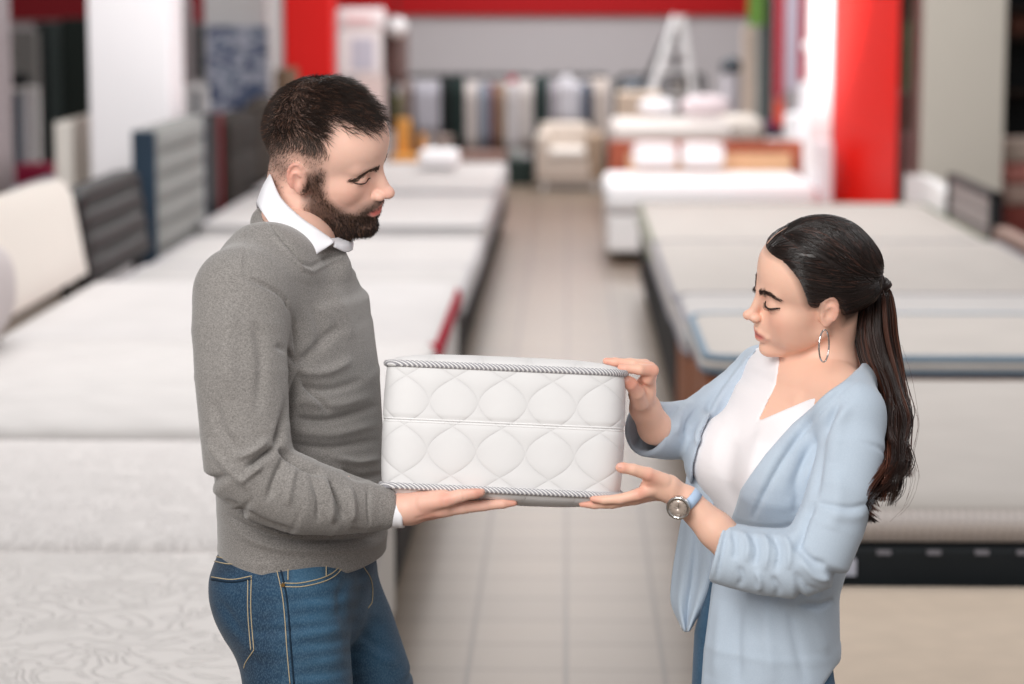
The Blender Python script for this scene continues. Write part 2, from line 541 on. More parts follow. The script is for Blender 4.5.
colm('pillar_left', 88, 169, 16.0, .6, plain('F4F1F4', .5, vary=.01))
colm('pillar_red_left', 284, 332, 21.8, .4, M_BRED)
colm('pillar_white_left', 269, 283.5, 21.85, .3, M_WHITE)
colm('pillar_grey_right', 923, 1006, 17.6, .6, plain('BDB7AD', .65, vary=.02))
colm('pillar_white_right', 812, 833, 19.0, .4, M_WHITE)
def red_panel():
    a, b = P(834, 100, 18.9), P(898, 100, 17.6); V = []
    for z in (0, 4.2): V += [(a[0], a[1], z), (b[0], b[1], z), (b[0] + .04, b[1] + .5, z), (a[0] + .04, a[1] + .5, z)]
    mesh_obj('pillar_red_right', V, [(0, 1, 5, 4), (1, 2, 6, 5), (2, 3, 7, 6), (3, 0, 4, 7), (4, 5, 6, 7), (3, 2, 1, 0)], plain('EE1808', .5, vary=.01), None, False, kind='structure')
red_panel()
# white partition with the picture
slab('partition_wall', None, None, 205, 268, 0, 200, 22.3, .15, M_WHITE, to_floor=True, up=4.0, kind=True)

# ================================================================== BEDS
def m_quilt(name, base, kind, s=1.0, strength=.5, dist=.012):
    t = NT(name); c = hexc(base); t.set(Roughness=.85, Sheen__Weight=.15)
    v = t.coord()
    if kind == 'diamond':
        w1 = t.n('ShaderNodeTexWave', _wave_type='BANDS', _bands_direction='X', Scale=5.5 * s, Distortion=0.0)
        w2 = t.n('ShaderNodeTexWave', _wave_type='BANDS', _bands_direction='X', Scale=5.5 * s, Distortion=0.0)
        t.l(t.coord(rot=(0.3, 0.2, .785)), w1.inputs['Vector']); t.l(t.coord(rot=(-.3, .2, -.785)), w2.inputs['Vector'])
        h = t.math('POWER', t.math('MULTIPLY', w1.outputs['Fac'], w2.outputs['Fac']), .35)
    elif kind == 'swirl':
        nz = t.n('ShaderNodeTexNoise', Scale=4.0 * s, Detail=1.0, Distortion=1.6); t.l(v, nz.inputs['Vector'])
        x = t.math('FRACT', t.math('MULTIPLY', nz.outputs['Fac'], 9.0))
        h = t.math('POWER', t.math('MINIMUM', t.math('MULTIPLY', t.math('MINIMUM', x, t.math('SUBTRACT', 1.0, x)), 4.0), 1.0), .6)
    else:
        nz = t.n('ShaderNodeTexNoise', Scale=3.0 * s, Detail=2.0); t.l(v, nz.inputs['Vector'])
        vo = t.n('ShaderNodeTexVoronoi', _feature='SMOOTH_F1', Scale=7.0 * s); vo.inputs['Smoothness'].default_value = .6
        t.l(t.mix(.12, v, nz.outputs['Color']), vo.inputs['Vector'])
        h = t.math('SUBTRACT', 1.0, vo.outputs['Distance'])
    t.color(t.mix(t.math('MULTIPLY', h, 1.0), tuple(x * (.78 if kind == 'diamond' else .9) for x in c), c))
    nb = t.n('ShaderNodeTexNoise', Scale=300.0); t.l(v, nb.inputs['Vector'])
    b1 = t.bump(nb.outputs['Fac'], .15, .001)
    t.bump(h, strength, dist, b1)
    return t.m

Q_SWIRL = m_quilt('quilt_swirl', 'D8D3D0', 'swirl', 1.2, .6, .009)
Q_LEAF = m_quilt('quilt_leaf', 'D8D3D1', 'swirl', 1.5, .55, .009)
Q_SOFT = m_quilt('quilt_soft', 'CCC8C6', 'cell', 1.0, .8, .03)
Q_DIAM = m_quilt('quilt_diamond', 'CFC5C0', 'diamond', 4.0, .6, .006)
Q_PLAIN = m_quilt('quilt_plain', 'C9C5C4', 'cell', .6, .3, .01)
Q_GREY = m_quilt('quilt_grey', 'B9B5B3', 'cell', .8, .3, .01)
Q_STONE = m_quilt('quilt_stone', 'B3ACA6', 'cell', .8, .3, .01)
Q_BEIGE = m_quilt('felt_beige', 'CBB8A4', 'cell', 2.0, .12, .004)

def rrect(x0, x1, y0, y1, z, r, n=6):
    pts = []
    for cx, cy, a0 in ((x1 - r, y1 - r, 0), (x0 + r, y1 - r, 90), (x0 + r, y0 + r, 180), (x1 - r, y0 + r, 270)):
        for i in range(n):
            a = math.radians(a0 + 90 * i / (n - 1)); pts.append((cx + r * math.cos(a), cy + r * math.sin(a), z))
    return pts

def mattress(label, x0, x1, y0, y1, z0, z1, mat, pipe=None, side=None, group=None, dome=.012):
    nx, ny = 28, 28; r = .055; rc = .09
    # closed superelliptic slab: rings from bottom centre over the side to the top centre
    cx, cy = (x0 + x1) / 2, (y0 + y1) / 2; rings = []
    def ring(ins, z, rr):
        return rrect(x0 + ins, x1 - ins, y0 + ins, y1 - ins, z, max(rr, .01), 7)
    H = z1 - z0
    prof = [(r * .9, z0), (r * .35, z0 + .008), (0.006, z0 + .03), (0, z0 + H * .35), (-.006, z0 + H * .5), (0, z0 + H * .7), (.006, z1 - .035), (.018, z1 - .014), (.045, z1)]
    V = []; Fc = []
    for ins, z in prof: V += ring(ins, z, rc - ins * .5)
    n = 28
    for k in range(len(prof) - 1):
        for i in range(n):
            j = (i + 1) % n; Fc.append((k * n + i, k * n + j, (k + 1) * n + j, (k + 1) * n + i))
    last = (len(prof) - 1) * n
    for s in (.82, .5, .2):
        k0 = len(V)
        for i in range(n):
            p = V[last + i]; V.append((cx + (p[0] - cx) * s, cy + (p[1] - cy) * s, z1 + dome * (1 - s)))
        for i in range(n):
            j = (i + 1) % n; Fc.append((k0 - n + i, k0 - n + j, k0 + j, k0 + i))
    Fc.append(tuple(range(len(V) - n, len(V)))); Fc.append(tuple(reversed(range(n))))
    mats = [mat] + ([side] if side else [])
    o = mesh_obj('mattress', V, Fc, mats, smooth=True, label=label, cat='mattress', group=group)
    if side:
        for p in o.data.polygons:
            if abs(p.normal.z) < .7: p.material_index = 1
    if pipe:
        MB().tube(rrect(x0 + .016, x1 - .016, y0 + .016, y1 - .016, z1 - .010, rc), .014, 8, True).build('piping', pipe, o, smooth=True)
        MB().tube(rrect(x0 + .004, x1 - .004, y0 + .004, y1 - .004, z0 + .02, rc), .011, 8, True).build('piping', pipe, o, smooth=True)
    return o

def bed_base(label, x0, x1, y0, y1, z1, mat, legm, z0=.12, clip=None):
    e = empty('bed_base', ((x0 + x1) / 2, (y0 + y1) / 2, 0), label, 'bed base', 'bed bases along the aisle')
    MB().box(x0, x1, y0, y1, z0, z1, .015).build('base_box', mat, e)
    for sx in (x0 + .09, x1 - .09):
        for sy in (y0 + .09, y1 - .09):
            if z0 > .02: MB().lathe([(.028, 0), (.03, .01), (.036, z0 + .01)], sx, sy, 12).build('leg', legm, e, smooth=True)
    if clip:
        for k in range(clip):
            xx = x0 + .14 + k * .122
            MB().box(xx, xx + .035, y0 - .004, y0 + .004, z1 - .032, z1 - .022, .001).build('label_tab', M_WHITE, e)
    return e

M_BLK = plain('1B2024', .6, vary=.2)
M_LEG = plain('2A2624', .4, vary=.1)
M_SILV = plain('B9B9BC', .3, 1.0, vary=.02)
M_WOODB = plain('8A5335', .5, vary=.2, scale=9)
M_SKIRT = plain('D6D1CC', .8, vary=.04)
M_PBLUE = plain('74899A', .7, vary=.05)
M_PGREY = plain('85838A', .7, vary=.05)
M_PPALE = plain('A9A6A9', .7, vary=.05)
M_CRIM = plain('A80F2E', .7, vary=.08)

XL, XH = -.52, -2.36     # aisle-side foot line and wall-side head line of the left row
left = [  # y0, y1, ztop, thickness, top, base material, base z0, label
    (4.35, 5.91, .60, .24, Q_SWIRL, M_SKIRT, .05, 'swirl-quilted white mattress nearest the camera, at the bottom left', None, None),
    (5.95, 7.47, .60, .24, Q_LEAF, M_SKIRT, .05, 'leaf-quilted white mattress between the two long seams at left', None, None),
    (7.52, 9.62, .62, .22, Q_SOFT, M_BLK, .10, 'puffy white mattress behind the man, beside the pale cushion', None, None),
    (9.70, 11.85, .60, .15, Q_PLAIN, M_WHITE, .10, 'white mattress with crimson side below the cream headboard', None, M_CRIM),
    (11.95, 13.35, .52, .12, Q_GREY, M_BLK, .12, 'white mattress in front of the black headboard', M_PPALE, None),
    (13.45, 15.2, .50, .12, Q_GREY, M_BLK, .12, 'off-white mattress below the blue-grey tufted headboard', M_PPALE, None),
    (15.3, 17.9, .56, .16, Q_GREY, M_BLK, .12, 'pale grey mattress level with the man\'s mouth, beyond the tufted bed', M_PPALE, None),
    (18.0, 21.2, .58, .18, Q_GREY, M_BLK, .12, 'farthest pale mattress of the left row, under the small white pillow', M_PPALE, None)]
blab = ['pale skirted bed base at the bottom left, nearest the camera', 'pale skirted bed base with a corner showing under the man\'s cuff',
        'black bed base under the puffy white mattress', 'white bed base under the crimson-sided mattress',
        'black bed base in front of the black headboard', 'black bed base of the tufted blue-grey bed',
        'black bed base seventh along the left row', 'black bed base at the far end of the left row']
for (y0, y1, zt, th, q, bm_, bz, lab, pp, sd), bl in zip(left, blab):
    bed_base(bl, XH + .02, XL - .02, y0 + .02, y1 - .02, zt - th - .001, bm_, M_LEG, bz)
    mattress(lab, XH, XL, y0, y1, zt - th, zt, q, pp, sd, 'mattresses in the left row')

XR, XG = .47, 2.42
right = [
    (4.40, 6.01, .50, .16, Q_BEIGE, M_SKIRT, .05, 'bare beige felt mattress at the bottom right corner', None, None, 0),
    (6.06, 8.2, .687, .105, Q_STONE, M_BLK, .46, 'wide white mattress with diamond-quilted side on the black base', None, Q_DIAM, 0),
    (8.30, 9.52, .745, .075, Q_STONE, M_WOODB, .12, 'mattress edged with blue-grey piping behind the woman', M_PBLUE, None, 0),
    (9.60, 10.72, .68, .14, Q_GREY, M_WOODB, .12, 'grey-piped mattress next beyond the blue-piped one', M_PGREY, None, 0),
    (10.8, 13.55, .64, .13, Q_STONE, M_BLK, .12, 'stone grey mattress level with the slatted headboard', M_PGREY, None, 0),
    (13.65, 16.4, .62, .13, Q_STONE, M_BLK, .12, 'farthest stone grey mattress, in front of the red pillar', plain('6E745E', .8), None, 0)]
blab = ['low skirted base under the bare beige mattress', 'black bed base with small white label tabs at right',
        'brown wooden bed base under the blue-piped mattress', 'brown wooden bed base under the grey-piped mattress',
        'black bed base level with the slatted headboard', 'black bed base farthest along the right row']
for k, ((y0, y1, zt, th, q, bm_, bz, lab, pp, sd, _), bl) in enumerate(zip(right, blab)):
    if k == 1:
        e = bed_base(bl, XR + .02, XG - .02, y0 + .0, y1 - .02, zt - th - .001, bm_, M_LEG, .05, clip=0)
        for px in (834, 881, 931, 979, 1021):
            p = P(px + 3, 552.5, y0 - .002)
            MB().box(p[0] - .018, p[0] + .018, y0 - .006, y0 + .004, p[2] - .006, p[2] + .006, .001).build('label_tab', M_PGREY, e)
        a = P(833, 577, y0 - .02); b = P(857, 560, y0 - .02)
        MB().box(a[0], b[0], y0 - .012, y0 - .001, a[2], b[2], .002).build('price_card', plain('C9CCDA', .5), e)
    else:
        bed_base(bl, XR + .02, XG - .02, y0 + .02, y1 - .02, zt - th - .001, bm_, M_LEG, .05 if k == 0 else bz)
    mattress(lab, XR, XG, y0, y1, zt - th, zt, q, pp, sd, 'mattresses in the right row')

# ------------------------------------------------------------------ headboards (they stand along the aisle direction)
def headboard(label, x, th, y0, y1, z0, z1, mat, rows=0, r=.04, edge=None, lean=0.0, arch=0.0, slats=0, edge_m=None, shoulder=0.0):
    x = min(x, XH - th - .045) if x < 0 else x + .015
    e = empty('headboard', (x, (y0 + y1) / 2, 0), label, 'headboard')
    R = Matrix.Rotation(lean, 3, 'Y')
    n = 14; V = []; Fc = []
    def top(t): return z1 + arch * (1 - (2 * t - 1) ** 2) - shoulder * (1 - min(1, min(t, 1 - t) * 7)) ** 2
    if slats:
        mb = MB()
        for yy in (y0, y1 - .09): mb.box(x, x + th, yy, yy + .09, 0, z1, .01)
        mb.box(x, x + th, y0, y1, z1 - .04, z1, .01)
        mb.build('frame', edge_m or mat, e)
        m = (z1 - .04 - z0) / slats
        for k in range(slats):
            MB().box(x + th * .2, x + th * .8, y0 + .06, y1 - .06, z0 + k * m + m * .06, z0 + (k + 1) * m - m * .06, .012).build('slat', mat, e)
        return e
    k = max(rows, 1); h = (1.0) / k
    bmv = MB()
    cells = []
    NY = 24; NZ = 8 * k
    for side in (0, 1):
        for i in range(NY + 1):
            t = i / NY
            for j in range(NZ + 1):
                s = j / NZ
                z = z0 + (top(t) - z0) * s
                puff = (.030 * abs(math.sin(math.pi * s * k)) ** .5 * (math.sin(math.pi * t) ** .25) if rows else .012 * (math.sin(math.pi * t) * math.sin(math.pi * s)) ** .3)
                xx = x + th + puff if side == 0 else x
                V.append((xx, y0 + (y1 - y0) * t, z))
    A = (NY + 1) * (NZ + 1)
    for i in range(NY):
        for j in range(NZ):
            a = i * (NZ + 1) + j; b = a + NZ + 1
            Fc.append((a, b, b + 1, a + 1)); Fc.append((A + a, A + a + 1, A + b + 1, A + b))
    for i in range(NY):
        for j in (0, NZ):
            a = i * (NZ + 1) + j; b = a + NZ + 1
            Fc.append((a, A + a, A + b, b) if j == 0 else (a, b, A + b, A + a))
    for j in range(NZ):
        a = j; Fc.append((a, a + 1, A + a + 1, A + a)); a = NY * (NZ + 1) + j; Fc.append((a, A + a, A + a + 1, a + 1))
    piv = Vector((x, 0, z0)); V = [tuple(R @ (Vector(v) - piv) + piv) for v in V]
    o = mesh_obj('panel', V, Fc, mat, e, smooth=True); o.data.set_sharp_from_angle(angle=math.radians(50))
    if edge_m:
        MB().box(x, x + th + .02, y0 - .035, y0, z0, z1, .015).build('side_panel', edge_m, e)
        MB().box(x, x + th + .02, y1, y1 + .035, z0, z1, .015).build('side_panel', edge_m, e)
    for yy in (y0 + .15, y1 - .21):
        MB().box(x + .01, x + .05, yy, yy + .06, 0, z0 + .02, .005).build('leg', M_LEG, e)
    return e

M_CREAM = plain('DAD2C9', .55, vary=.02, sheen=.2)
M_CHAR = plain('111012', .55, vary=.1)
M_TUFT = m_quilt('tufted_greyblue', '6B6C69', 'cell', .6, .1, .004)
M_NAVY = plain('263747', .5, vary=.3, scale=3)
M_BRN = plain('201A15', .8, vary=.15)
headboard('cream leather headboard with rounded top corners at the far left', XH - .10, .10, 9.95, 12.02, .60, 1.10, M_CREAM, lean=-.17, shoulder=.10)
headboard('black channelled headboard beside the cream one', XH - .09, .08, 12.12, 13.85, .53, 1.03, M_CHAR, rows=4, shoulder=.06, lean=-.13)
headboard('blue-grey tufted headboard standing before the white pillar', XH - .06, .12, 14.0, 15.95, .36, 1.23, M_TUFT, rows=6, edge_m=M_NAVY)
headboard('black headboard edged in dark red, just past the tufted one', XH - .2, .10, 16.05, 17.05, .3, 1.20, plain('1D1A1C', .6), rows=0, edge_m=plain('7A1220', .5))
headboard('dark olive headboard behind the man\'s shoulder', XH - .15, .12, 17.15, 18.75, .3, 1.12, M_BRN, rows=3, arch=.05)
headboard('olive brown headboard close to the back of the man\'s head', XH - .12, .12, 18.85, 20.8, .3, 1.16, plain('2B231A', .8, vary=.15), rows=3, arch=.05)
headboard('tan headboard at the end of the left row', XH - .1, .12, 20.9, 21.65, .3, 1.40, plain('6E5A48', .8), rows=0)
headboard('tall cream headboard with scrolled top left of the white pillar', -3.42, .10, 16.1, 18.3, .3, 1.18, plain('CFC6BC', .6), arch=.0, edge_m=plain('E3DDD6', .6), shoulder=.10)
M_SLATD = plain('8F8684', .5, vary=.05)
headboard('white arched headboard between red and grey pillars', XG, .08, 15.7, 17.5, .45, .74, M_WHITE, rows=3, arch=.04)
headboard('grey panelled headboard with black frame at right', XG, .07, 13.95, 15.6, .45, .88, M_SLATD, slats=4, edge_m=plain('1D1F22', .4))
headboard('rosy brown slatted headboard at the right edge', XG, .08, 11.9, 13.85, .45, .70, plain('9C8278', .6, vary=.1), slats=5)

# pale cushion, far left
def cushion(name, label, cat, c, r, mat, rot=None, e=2.6, group=None, p1=.8):
    R = rot if rot is not None else np.eye(3); V = []; Fc = []; nu, nv = 28, 14
    for j in range(nv + 1):
        ph = -math.pi / 2 + math.pi * j / nv
        for i in range(nu):
            th = 2 * math.pi * i / nu
            def sp(x, p): return math.copysign(abs(x) ** p, x)
            q = np.array([r[0] * sp(math.cos(ph), p1) * sp(math.cos(th), 2 / e / 1.6), r[1] * sp(math.cos(ph), p1) * sp(math.sin(th), 2 / e / 1.6), r[2] * sp(math.sin(ph), p1 + .1)])
            V.append(tuple(np.asarray(c) + R @ q))
    for j in range(nv):
        for i in range(nu):
            k = (i + 1) % nu; Fc.append((j * nu + i, j * nu + k, (j + 1) * nu + k, (j + 1) * nu + i))
    return mesh_obj(name, V, Fc, mat, smooth=True, label=label, cat=cat, group=group)
cushion('cushion', 'pale grey cushion at the left edge on the mattresses', 'cushion', (-2.26, 8.95, .855), (.10, .58, .21), plain('C4BCBC', .8))

# ------------------------------------------------------------------ wooden double bed at the end of the aisle
e = empty('wooden_bed', (P(710, 190, 19)[0], 19.0, 0), 'wooden bed made up in white across the end of the aisle', 'bed')
bx0, bx1 = P(607, 190, 18.6)[0], P(812, 190, 18.6)[0]
MB().box(bx0, bx1, 18.35, 19.9, .08, .38, .03).build('bed_frame', M_WHITE, e)
hx0, hx1 = P(609, 150, 20.0)[0], P(803, 150, 20.0)[0]; hz = P(700, 141, 20)[2]
mb = MB().box(hx0, hx1, 20.0, 20.08, 0, hz, .01); mb.build('headboard', plain('A8573F', .5, vary=.08), e)
MB().box(P(628, 0, 20)[0], P(793, 0, 20)[0], 19.96, 20.0, .4, hz - .10, .01).build('headboard_panel', plain('E3B48C', .5, vary=.08), e)
o = MB().box(bx0 - .02, bx1 + .02, 18.3, 19.95, P(0, 212, 18.3)[2], P(0, 170, 19.9)[2] , .07, 4)
o.build('duvet', plain('F4F3F5', .8, vary=.01), smooth=True, label='smooth white duvet spread over the wooden bed', cat='duvet')
for x0, x1, w in ((633, 678, 'left'), (682, 726, 'right')):
    a, b = P(x0, 170, 19.6), P(x1, 148, 19.6)
    cushion('pillow', 'white pillow propped at the %s on the wooden bed' % w, 'pillow', ((a[0] + b[0]) / 2, 19.82, (a[2] + b[2]) / 2 + .02), ((b[0] - a[0]) / 2, .09, .10), plain('F4F3F5', .8, vary=.01), group='pillows on the wooden bed', p1=.35, e=5)
a, b = P(418, 178, 20.0), P(458, 156, 20.0)
cushion('pillow', 'small white pillow on the farthest left mattress', 'pillow', ((a[0] + b[0]) / 2, 20.2, .685), ((b[0] - a[0]) / 2, .2, .075), plain('F4F3F5', .8, vary=.01), p1=.4, e=5)

# beds displayed beyond the wooden bed
for k, (x0, x1, y0, y1, D, lab, mt) in enumerate((
        (612, 735, 124, 141, 22.0, 'white mattress displayed behind the wooden headboard, left one', plain('DDD6D2', .8)),
        (716, 765, 120, 136, 23.5, 'small cream mattress behind the wooden headboard, right one', plain('E8DFD6', .8)))):
    a, b = P(x0, y1, D), P(x1, y0, D)
    mattress(lab, a[0], b[0], D, D + 1.4, a[2] - .05, b[2] - .0, mt)
    bed_base(('left', 'right')[k] + ' raised display base behind the wooden headboard', a[0] + .02, b[0] - .02, D + .02, D + 1.38, a[2] - .051, M_WOODB, M_LEG, .12)
slab('storage_box', 'beige box standing behind the far white mattress', 'box', 617, 662, 93, 128, 25.2, .5, plain('D9C6B4', .7), to_floor=True)
for px, py, r, lab, c_ in ((656, 116, .10, 'white cloth bundle on the far display bed', 'EDEBEF'), (700, 118, .13, 'pinkish white cloth bundle on the far display bed', 'E3D6DA')):
    p = P(px, py, 23.4)
    if px > 690: p[1] = 22.9
    cushion('cloth_bundle', lab, 'cloth', (p[0], p[1] - .4, P(px, 122, 22)[2] + r * .8 + .02), (r * 1.8, r * 1.2, r * .8), plain(c_, .8))

# ------------------------------------------------------------------ armchair
def armchair():
    D = 25.6; a, b = P(537, 190, D), P(590, 125, D); x0, x1 = a[0], b[0]; zt = b[2]; W = x1 - x0
    e = empty('armchair', ((x0 + x1) / 2, D, 0), 'cream upholstered armchair at the far end of the aisle', 'armchair', rz=0)
    cr = plain('CFC3B9', .8, vary=.03); tp = plain('A38F7D', .8)
    MB().box(x0, x1 + .12, D, D + .7, .10, .34, .04, 3).build('seat_frame', cr, e, smooth=True)
    MB().box(x0 + .12, x1 - .04, D - .03, D + .5, .34, .44, .04, 3).build('seat_cushion', plain('DAD4CF', .8), e, smooth=True)
    MB().box(x0 + .02, x1 + .0, D + .5, D + .72, .3, zt, .06, 3).build('backrest', cr, e, smooth=True)
    MB().box(x0 - .02, x0 + .13, D - .01, D + .6, .12, .60, .05, 3).build('armrest', cr, e, smooth=True)
    MB().box(x1 - .03, x1 + .15, D - .01, D + .7, .12, .60, .05, 3).build('armrest', tp, e, smooth=True)  # brownish shade of the chair's right side put into this armrest's colour
    for xx in (x0 + .07, x1 + .06):
        for yy in (D + .06, D + .6): MB().box(xx - .02, xx + .02, yy - .02, yy + .02, 0, .12, .004).build('leg', M_WHITE, e)
armchair()

# ------------------------------------------------------------------ textile racks at the back wall
def cloth_panel(name, label, cat, x0, x1, y0, y1, D, mat, group=None, waves=3, amp=.02, parent=None, taper=0.0):
    """hanging textile: folded sheet with real thickness"""
    a, b = P(x0, y1, D), P(x1, y0, D); n = max(10, waves * 6); V = []; Fc = []; th = .03
    rows = 5
    for s in (0, 1):
        for j in range(rows):
            w = j / (rows - 1); z = b[2] + (a[2] - b[2]) * w
            for i in range(n + 1):
                t = i / n
                x = a[0] + (b[0] - a[0]) * (t + taper * w * (t - .5)); y = D + amp * math.sin(t * waves * 2 * math.pi) * (.4 + .6 * w) + s * th
                V.append((x, y, z))
    m = n + 1; A = rows * m
    for j in range(rows - 1):
        for i in range(n):
            q = j * m + i; Fc.append((q, q + 1, q + m + 1, q + m)); q += A; Fc.append((q, q + m, q + m + 1, q + 1))
        for i in (0, n):
            q = j * m + i; Fc.append((q, q + m, A + q + m, A + q))
    for i in range(n):
        Fc.append((i, A + i, A + i + 1, i + 1)); q = (rows - 1) * m + i; Fc.append((q, q + 1, A + q + 1, A + q))
    return mesh_obj(name, V, Fc, mat, parent, smooth=True, label=label, cat=cat, group=group)

def rack(label, x0, x1, ytop, D):
    a, b = P(x0, 190, D), P(x1, ytop, D); z = b[2]
    e = empty('display_rack', ((a[0] + b[0]) / 2, D, 0), label, 'rack', 'textile racks by the back wall')
    MB().tube([(a[0], D + .03, z), (b[0], D + .03, z)], .022).build('rail', M_DARK, e)
    for x in (a[0], b[0]):
        MB().tube([(x, D + .03, 0.02), (x, D + .03, z)], .022).build('post', M_DARK, e)
        MB().box(x - .03, x + .03, D - .3, D + .36, 0, .05, .01).build('foot', M_DARK, e)
    for i in range(int((b[0] - a[0]) / .13)):
        xx = a[0] + .08 + .13 * i
        th = np.linspace(-.4, 3.6, 9)
        MB().tube([(xx, D + .03 + .03 * math.cos(t), z + .02 + .035 * math.sin(t)) for t in th], .008, 5).build('hook', M_DARK, e)
rack('black rack of hanging textiles left of the aisle', 386, 534, 76, 27.4)
rack('black rack of hanging textiles behind the armchair', 541, 607, 76, 27.4)
rack('black rack of hanging textiles behind the beige box', 619, 704, 76, 27.4)
hang = [(385, 391, 80, 122, '3B4034', 'olive and black'), (392, 401, 95, 126, '8C8A5A', 'mustard patterned'), (401, 414, 84, 128, '9C8A84', 'taupe'), (414, 440, 82, 138, 'C3C1CB', 'wide lavender grey'),
        (439, 452, 78, 152, '1C2122', 'jet black'), (452, 465, 78, 152, '20302E', 'black green'), (464, 478, 82, 154, 'DDD3D0', 'white patterned'), (478, 490, 84, 150, '8E95A3', 'slate blue'),
        (489, 497, 84, 152, '7C3B38', 'brick red'), (497, 506, 84, 152, 'A58D7B', 'tan'), (505, 520, 81, 158, 'DCD8DA', 'pearl white'), (519, 533, 80, 152, 'D3CBC8', 'ivory speckled'),
        (533, 541, 76, 160, '2C3C3B', 'dark teal'), (541, 549, 74, 150, '33403F', 'narrow dark green'), (548, 562, 82, 128, 'B8B2BA', 'mauve grey'), (561, 572, 76, 128, 'E4E2E9', 'bright white'), (571, 583, 82, 128, 'D2D0D8', 'silver white'),
        (582, 592, 84, 128, '35455C', 'navy'), (591, 609, 78, 150, 'CFC3BC', 'sand'), (613, 622, 80, 130, '2A3234', 'charcoal'), (624, 648, 80, 96, '7D8692', 'steel blue'), (648, 660, 80, 110, 'A09CA0', 'ash grey'),
        (660, 672, 80, 122, '6E6C70', 'graphite'), (672, 684, 82, 122, 'B3A79E', 'oatmeal'), (684, 700, 74, 124, '3A3536', 'brown black')]
for i, (x0, x1, y0, y1, c_, nm) in enumerate(hang):
    rk = 'left rack' if x0 < 536 else ('rack behind the armchair' if x0 < 611 else 'rack behind the beige box')
    cloth_panel('textile_sample', '%s textile sample hanging on the %s' % (nm, rk), 'textile', x0, x1, y0, y1, 27.25 if i % 2 else 27.3, plain('%02x%02x%02x' % tuple(int(int(c_[k_:k_ + 2], 16) * .86) for k_ in (0, 2, 4)), .85, vary=.15, scale=14), 'textile samples hanging on the racks', waves=2)
cloth_panel('textile_sample', 'small red textile folded over the left rack rail', 'textile', 508, 516, 76, 83, 27.2, plain('B01830', .8), waves=1)
slab('storage_box', 'mauve brown box under the left textile rack', 'box', 453, 506, 153, 172, 26.45, .5, plain('8C7068', .7), to_floor=True)
slab('storage_box', 'small taupe box beside the yellow chair', 'box', 432, 451, 137, 158, 25.7, .5, plain('8A7A74', .7), to_floor=True)
slab('storage_box', 'black crate under the right end of the left rack', 'box', 507, 533, 160, 183, 26.4, .4, plain('23302D', .7), to_floor=True)
cloth_panel('textile_roll', 'grey cloth bolt standing beside the black crate', 'textile', 511, 522, 150, 183, 26.9, plain('8F918F', .8), waves=2)

# yellow chair
def chair():
    D = 24.4; a, b = P(393, 170, D), P(424, 120, D); x0, x1 = a[0], b[0]
    e = empty('wooden_chair', ((x0 + x1) / 2, D, 0), 'golden wooden chair in front of the left textile rack', 'chair')
    m = plain('D99B4E', .5, vary=.1)
    MB().box(x0, x0 + .16, D + .3, D + .36, .42, b[2], .03, 3).build('backrest', m, e, smooth=True)
    MB().box(x1 - .07, x1, D + .3, D + .36, .42, b[2] - .15, .03, 3).build('back_post', m, e, smooth=True)
    MB().box(x0 - .02, x1 + .02, D - .1, D + .36, .36, .44, .02).build('seat', m, e)
    for xx in (x0 + .01, x1 - .04):
        for yy in (D - .07, D + .3): MB().box(xx, xx + .04, yy, yy + .04, 0, .37, .005).build('leg', m, e)
chair()
cushion('bag', 'dark grey bag leaning by the yellow chair', 'bag', (P(413, 150, 24.9)[0], 25.1, .385), (.07, .1, .38), plain('4C4746', .8))

# white free-standing sign by the red pillar
def sign():
    D = 23.0; e = empty('display_sign', (P(360, 60, D)[0], D, 0), 'white standing sign with a rounded head beside the red pillar', 'sign')
    a, b = P(336, 29, D), P(385, 8, D); MB().box(a[0], b[0], D, D + .1, a[2], b[2], .045, 4).build('head', plain('EFE9EA', .4), e, smooth=True)
    a, b = P(339, 76, D), P(381, 29, D); MB().box(a[0], b[0], D + .02, D + .08, a[2], b[2], .01).build('board', M_WHITE, e)
    a, b = P(351, 70, D), P(374, 38, D); MB().box(a[0], b[0], D + .01, D + .02, a[2], b[2], .004).build('notice', plain('BFC2CF', .5), e)
    a, b = P(343, 29, D), P(372, 11, D)
    MB().box(a[0] + .02, b[0], D - .008, D, P(0, 22, D)[2], P(0, 17, D)[2], .002).build('lettering', plain('E5B8B8', .5), e)
    MB().box(P(356, 80, D)[0], P(385, 80, D)[0], D + .03, D + .07, 0, P(0, 76, D)[2], .01).build('stand', plain('DDD0CC', .5), e)
sign()
for x0, x1, y0, y1, D, c_, lab in ((384, 396, 28, 82, 24.2, '5F4440', 'brown patterned rug hanging right of the white sign'), (395, 408, 30, 84, 24.5, '8B7471', 'rosy patterned rug hanging next to the brown one'),
                               (386, 396, 84, 130, 24.2, '33302C', 'black and olive rug hanging below the brown one')):
    cloth_panel('hanging_rug', lab, 'rug', x0, x1, y0, y1, D, plain(c_, .9, vary=.4, scale=20), waves=1)
def ball_on_cord(px, py, D, r, lab, top=4.1):
    p = P(px, py, D); e = empty('hanging_globe', tuple(p), lab, 'ball')  # plain white ball on a cord, gives no light
    prof = [(max(.004, r * math.sin(t)), -r * math.cos(t)) for t in np.linspace(.02, math.pi - .02, 14)]
    mb = MB(); mb.lathe(prof, p[0], p[1], 20, p[2]); mb.build('globe', plain('F5F2F4', .3), e, smooth=True)
    MB().tube([(p[0], p[1], p[2] + r), (p[0], p[1], top)], .008, 6).build('cord', M_LEG, e)
ball_on_cord(397, 27, 24.0, .10, 'white globe hanging over the rugs beside the white sign')
ball_on_cord(808.5, 46, 20.4, .052, 'round white ornament on a cord before the red banner')

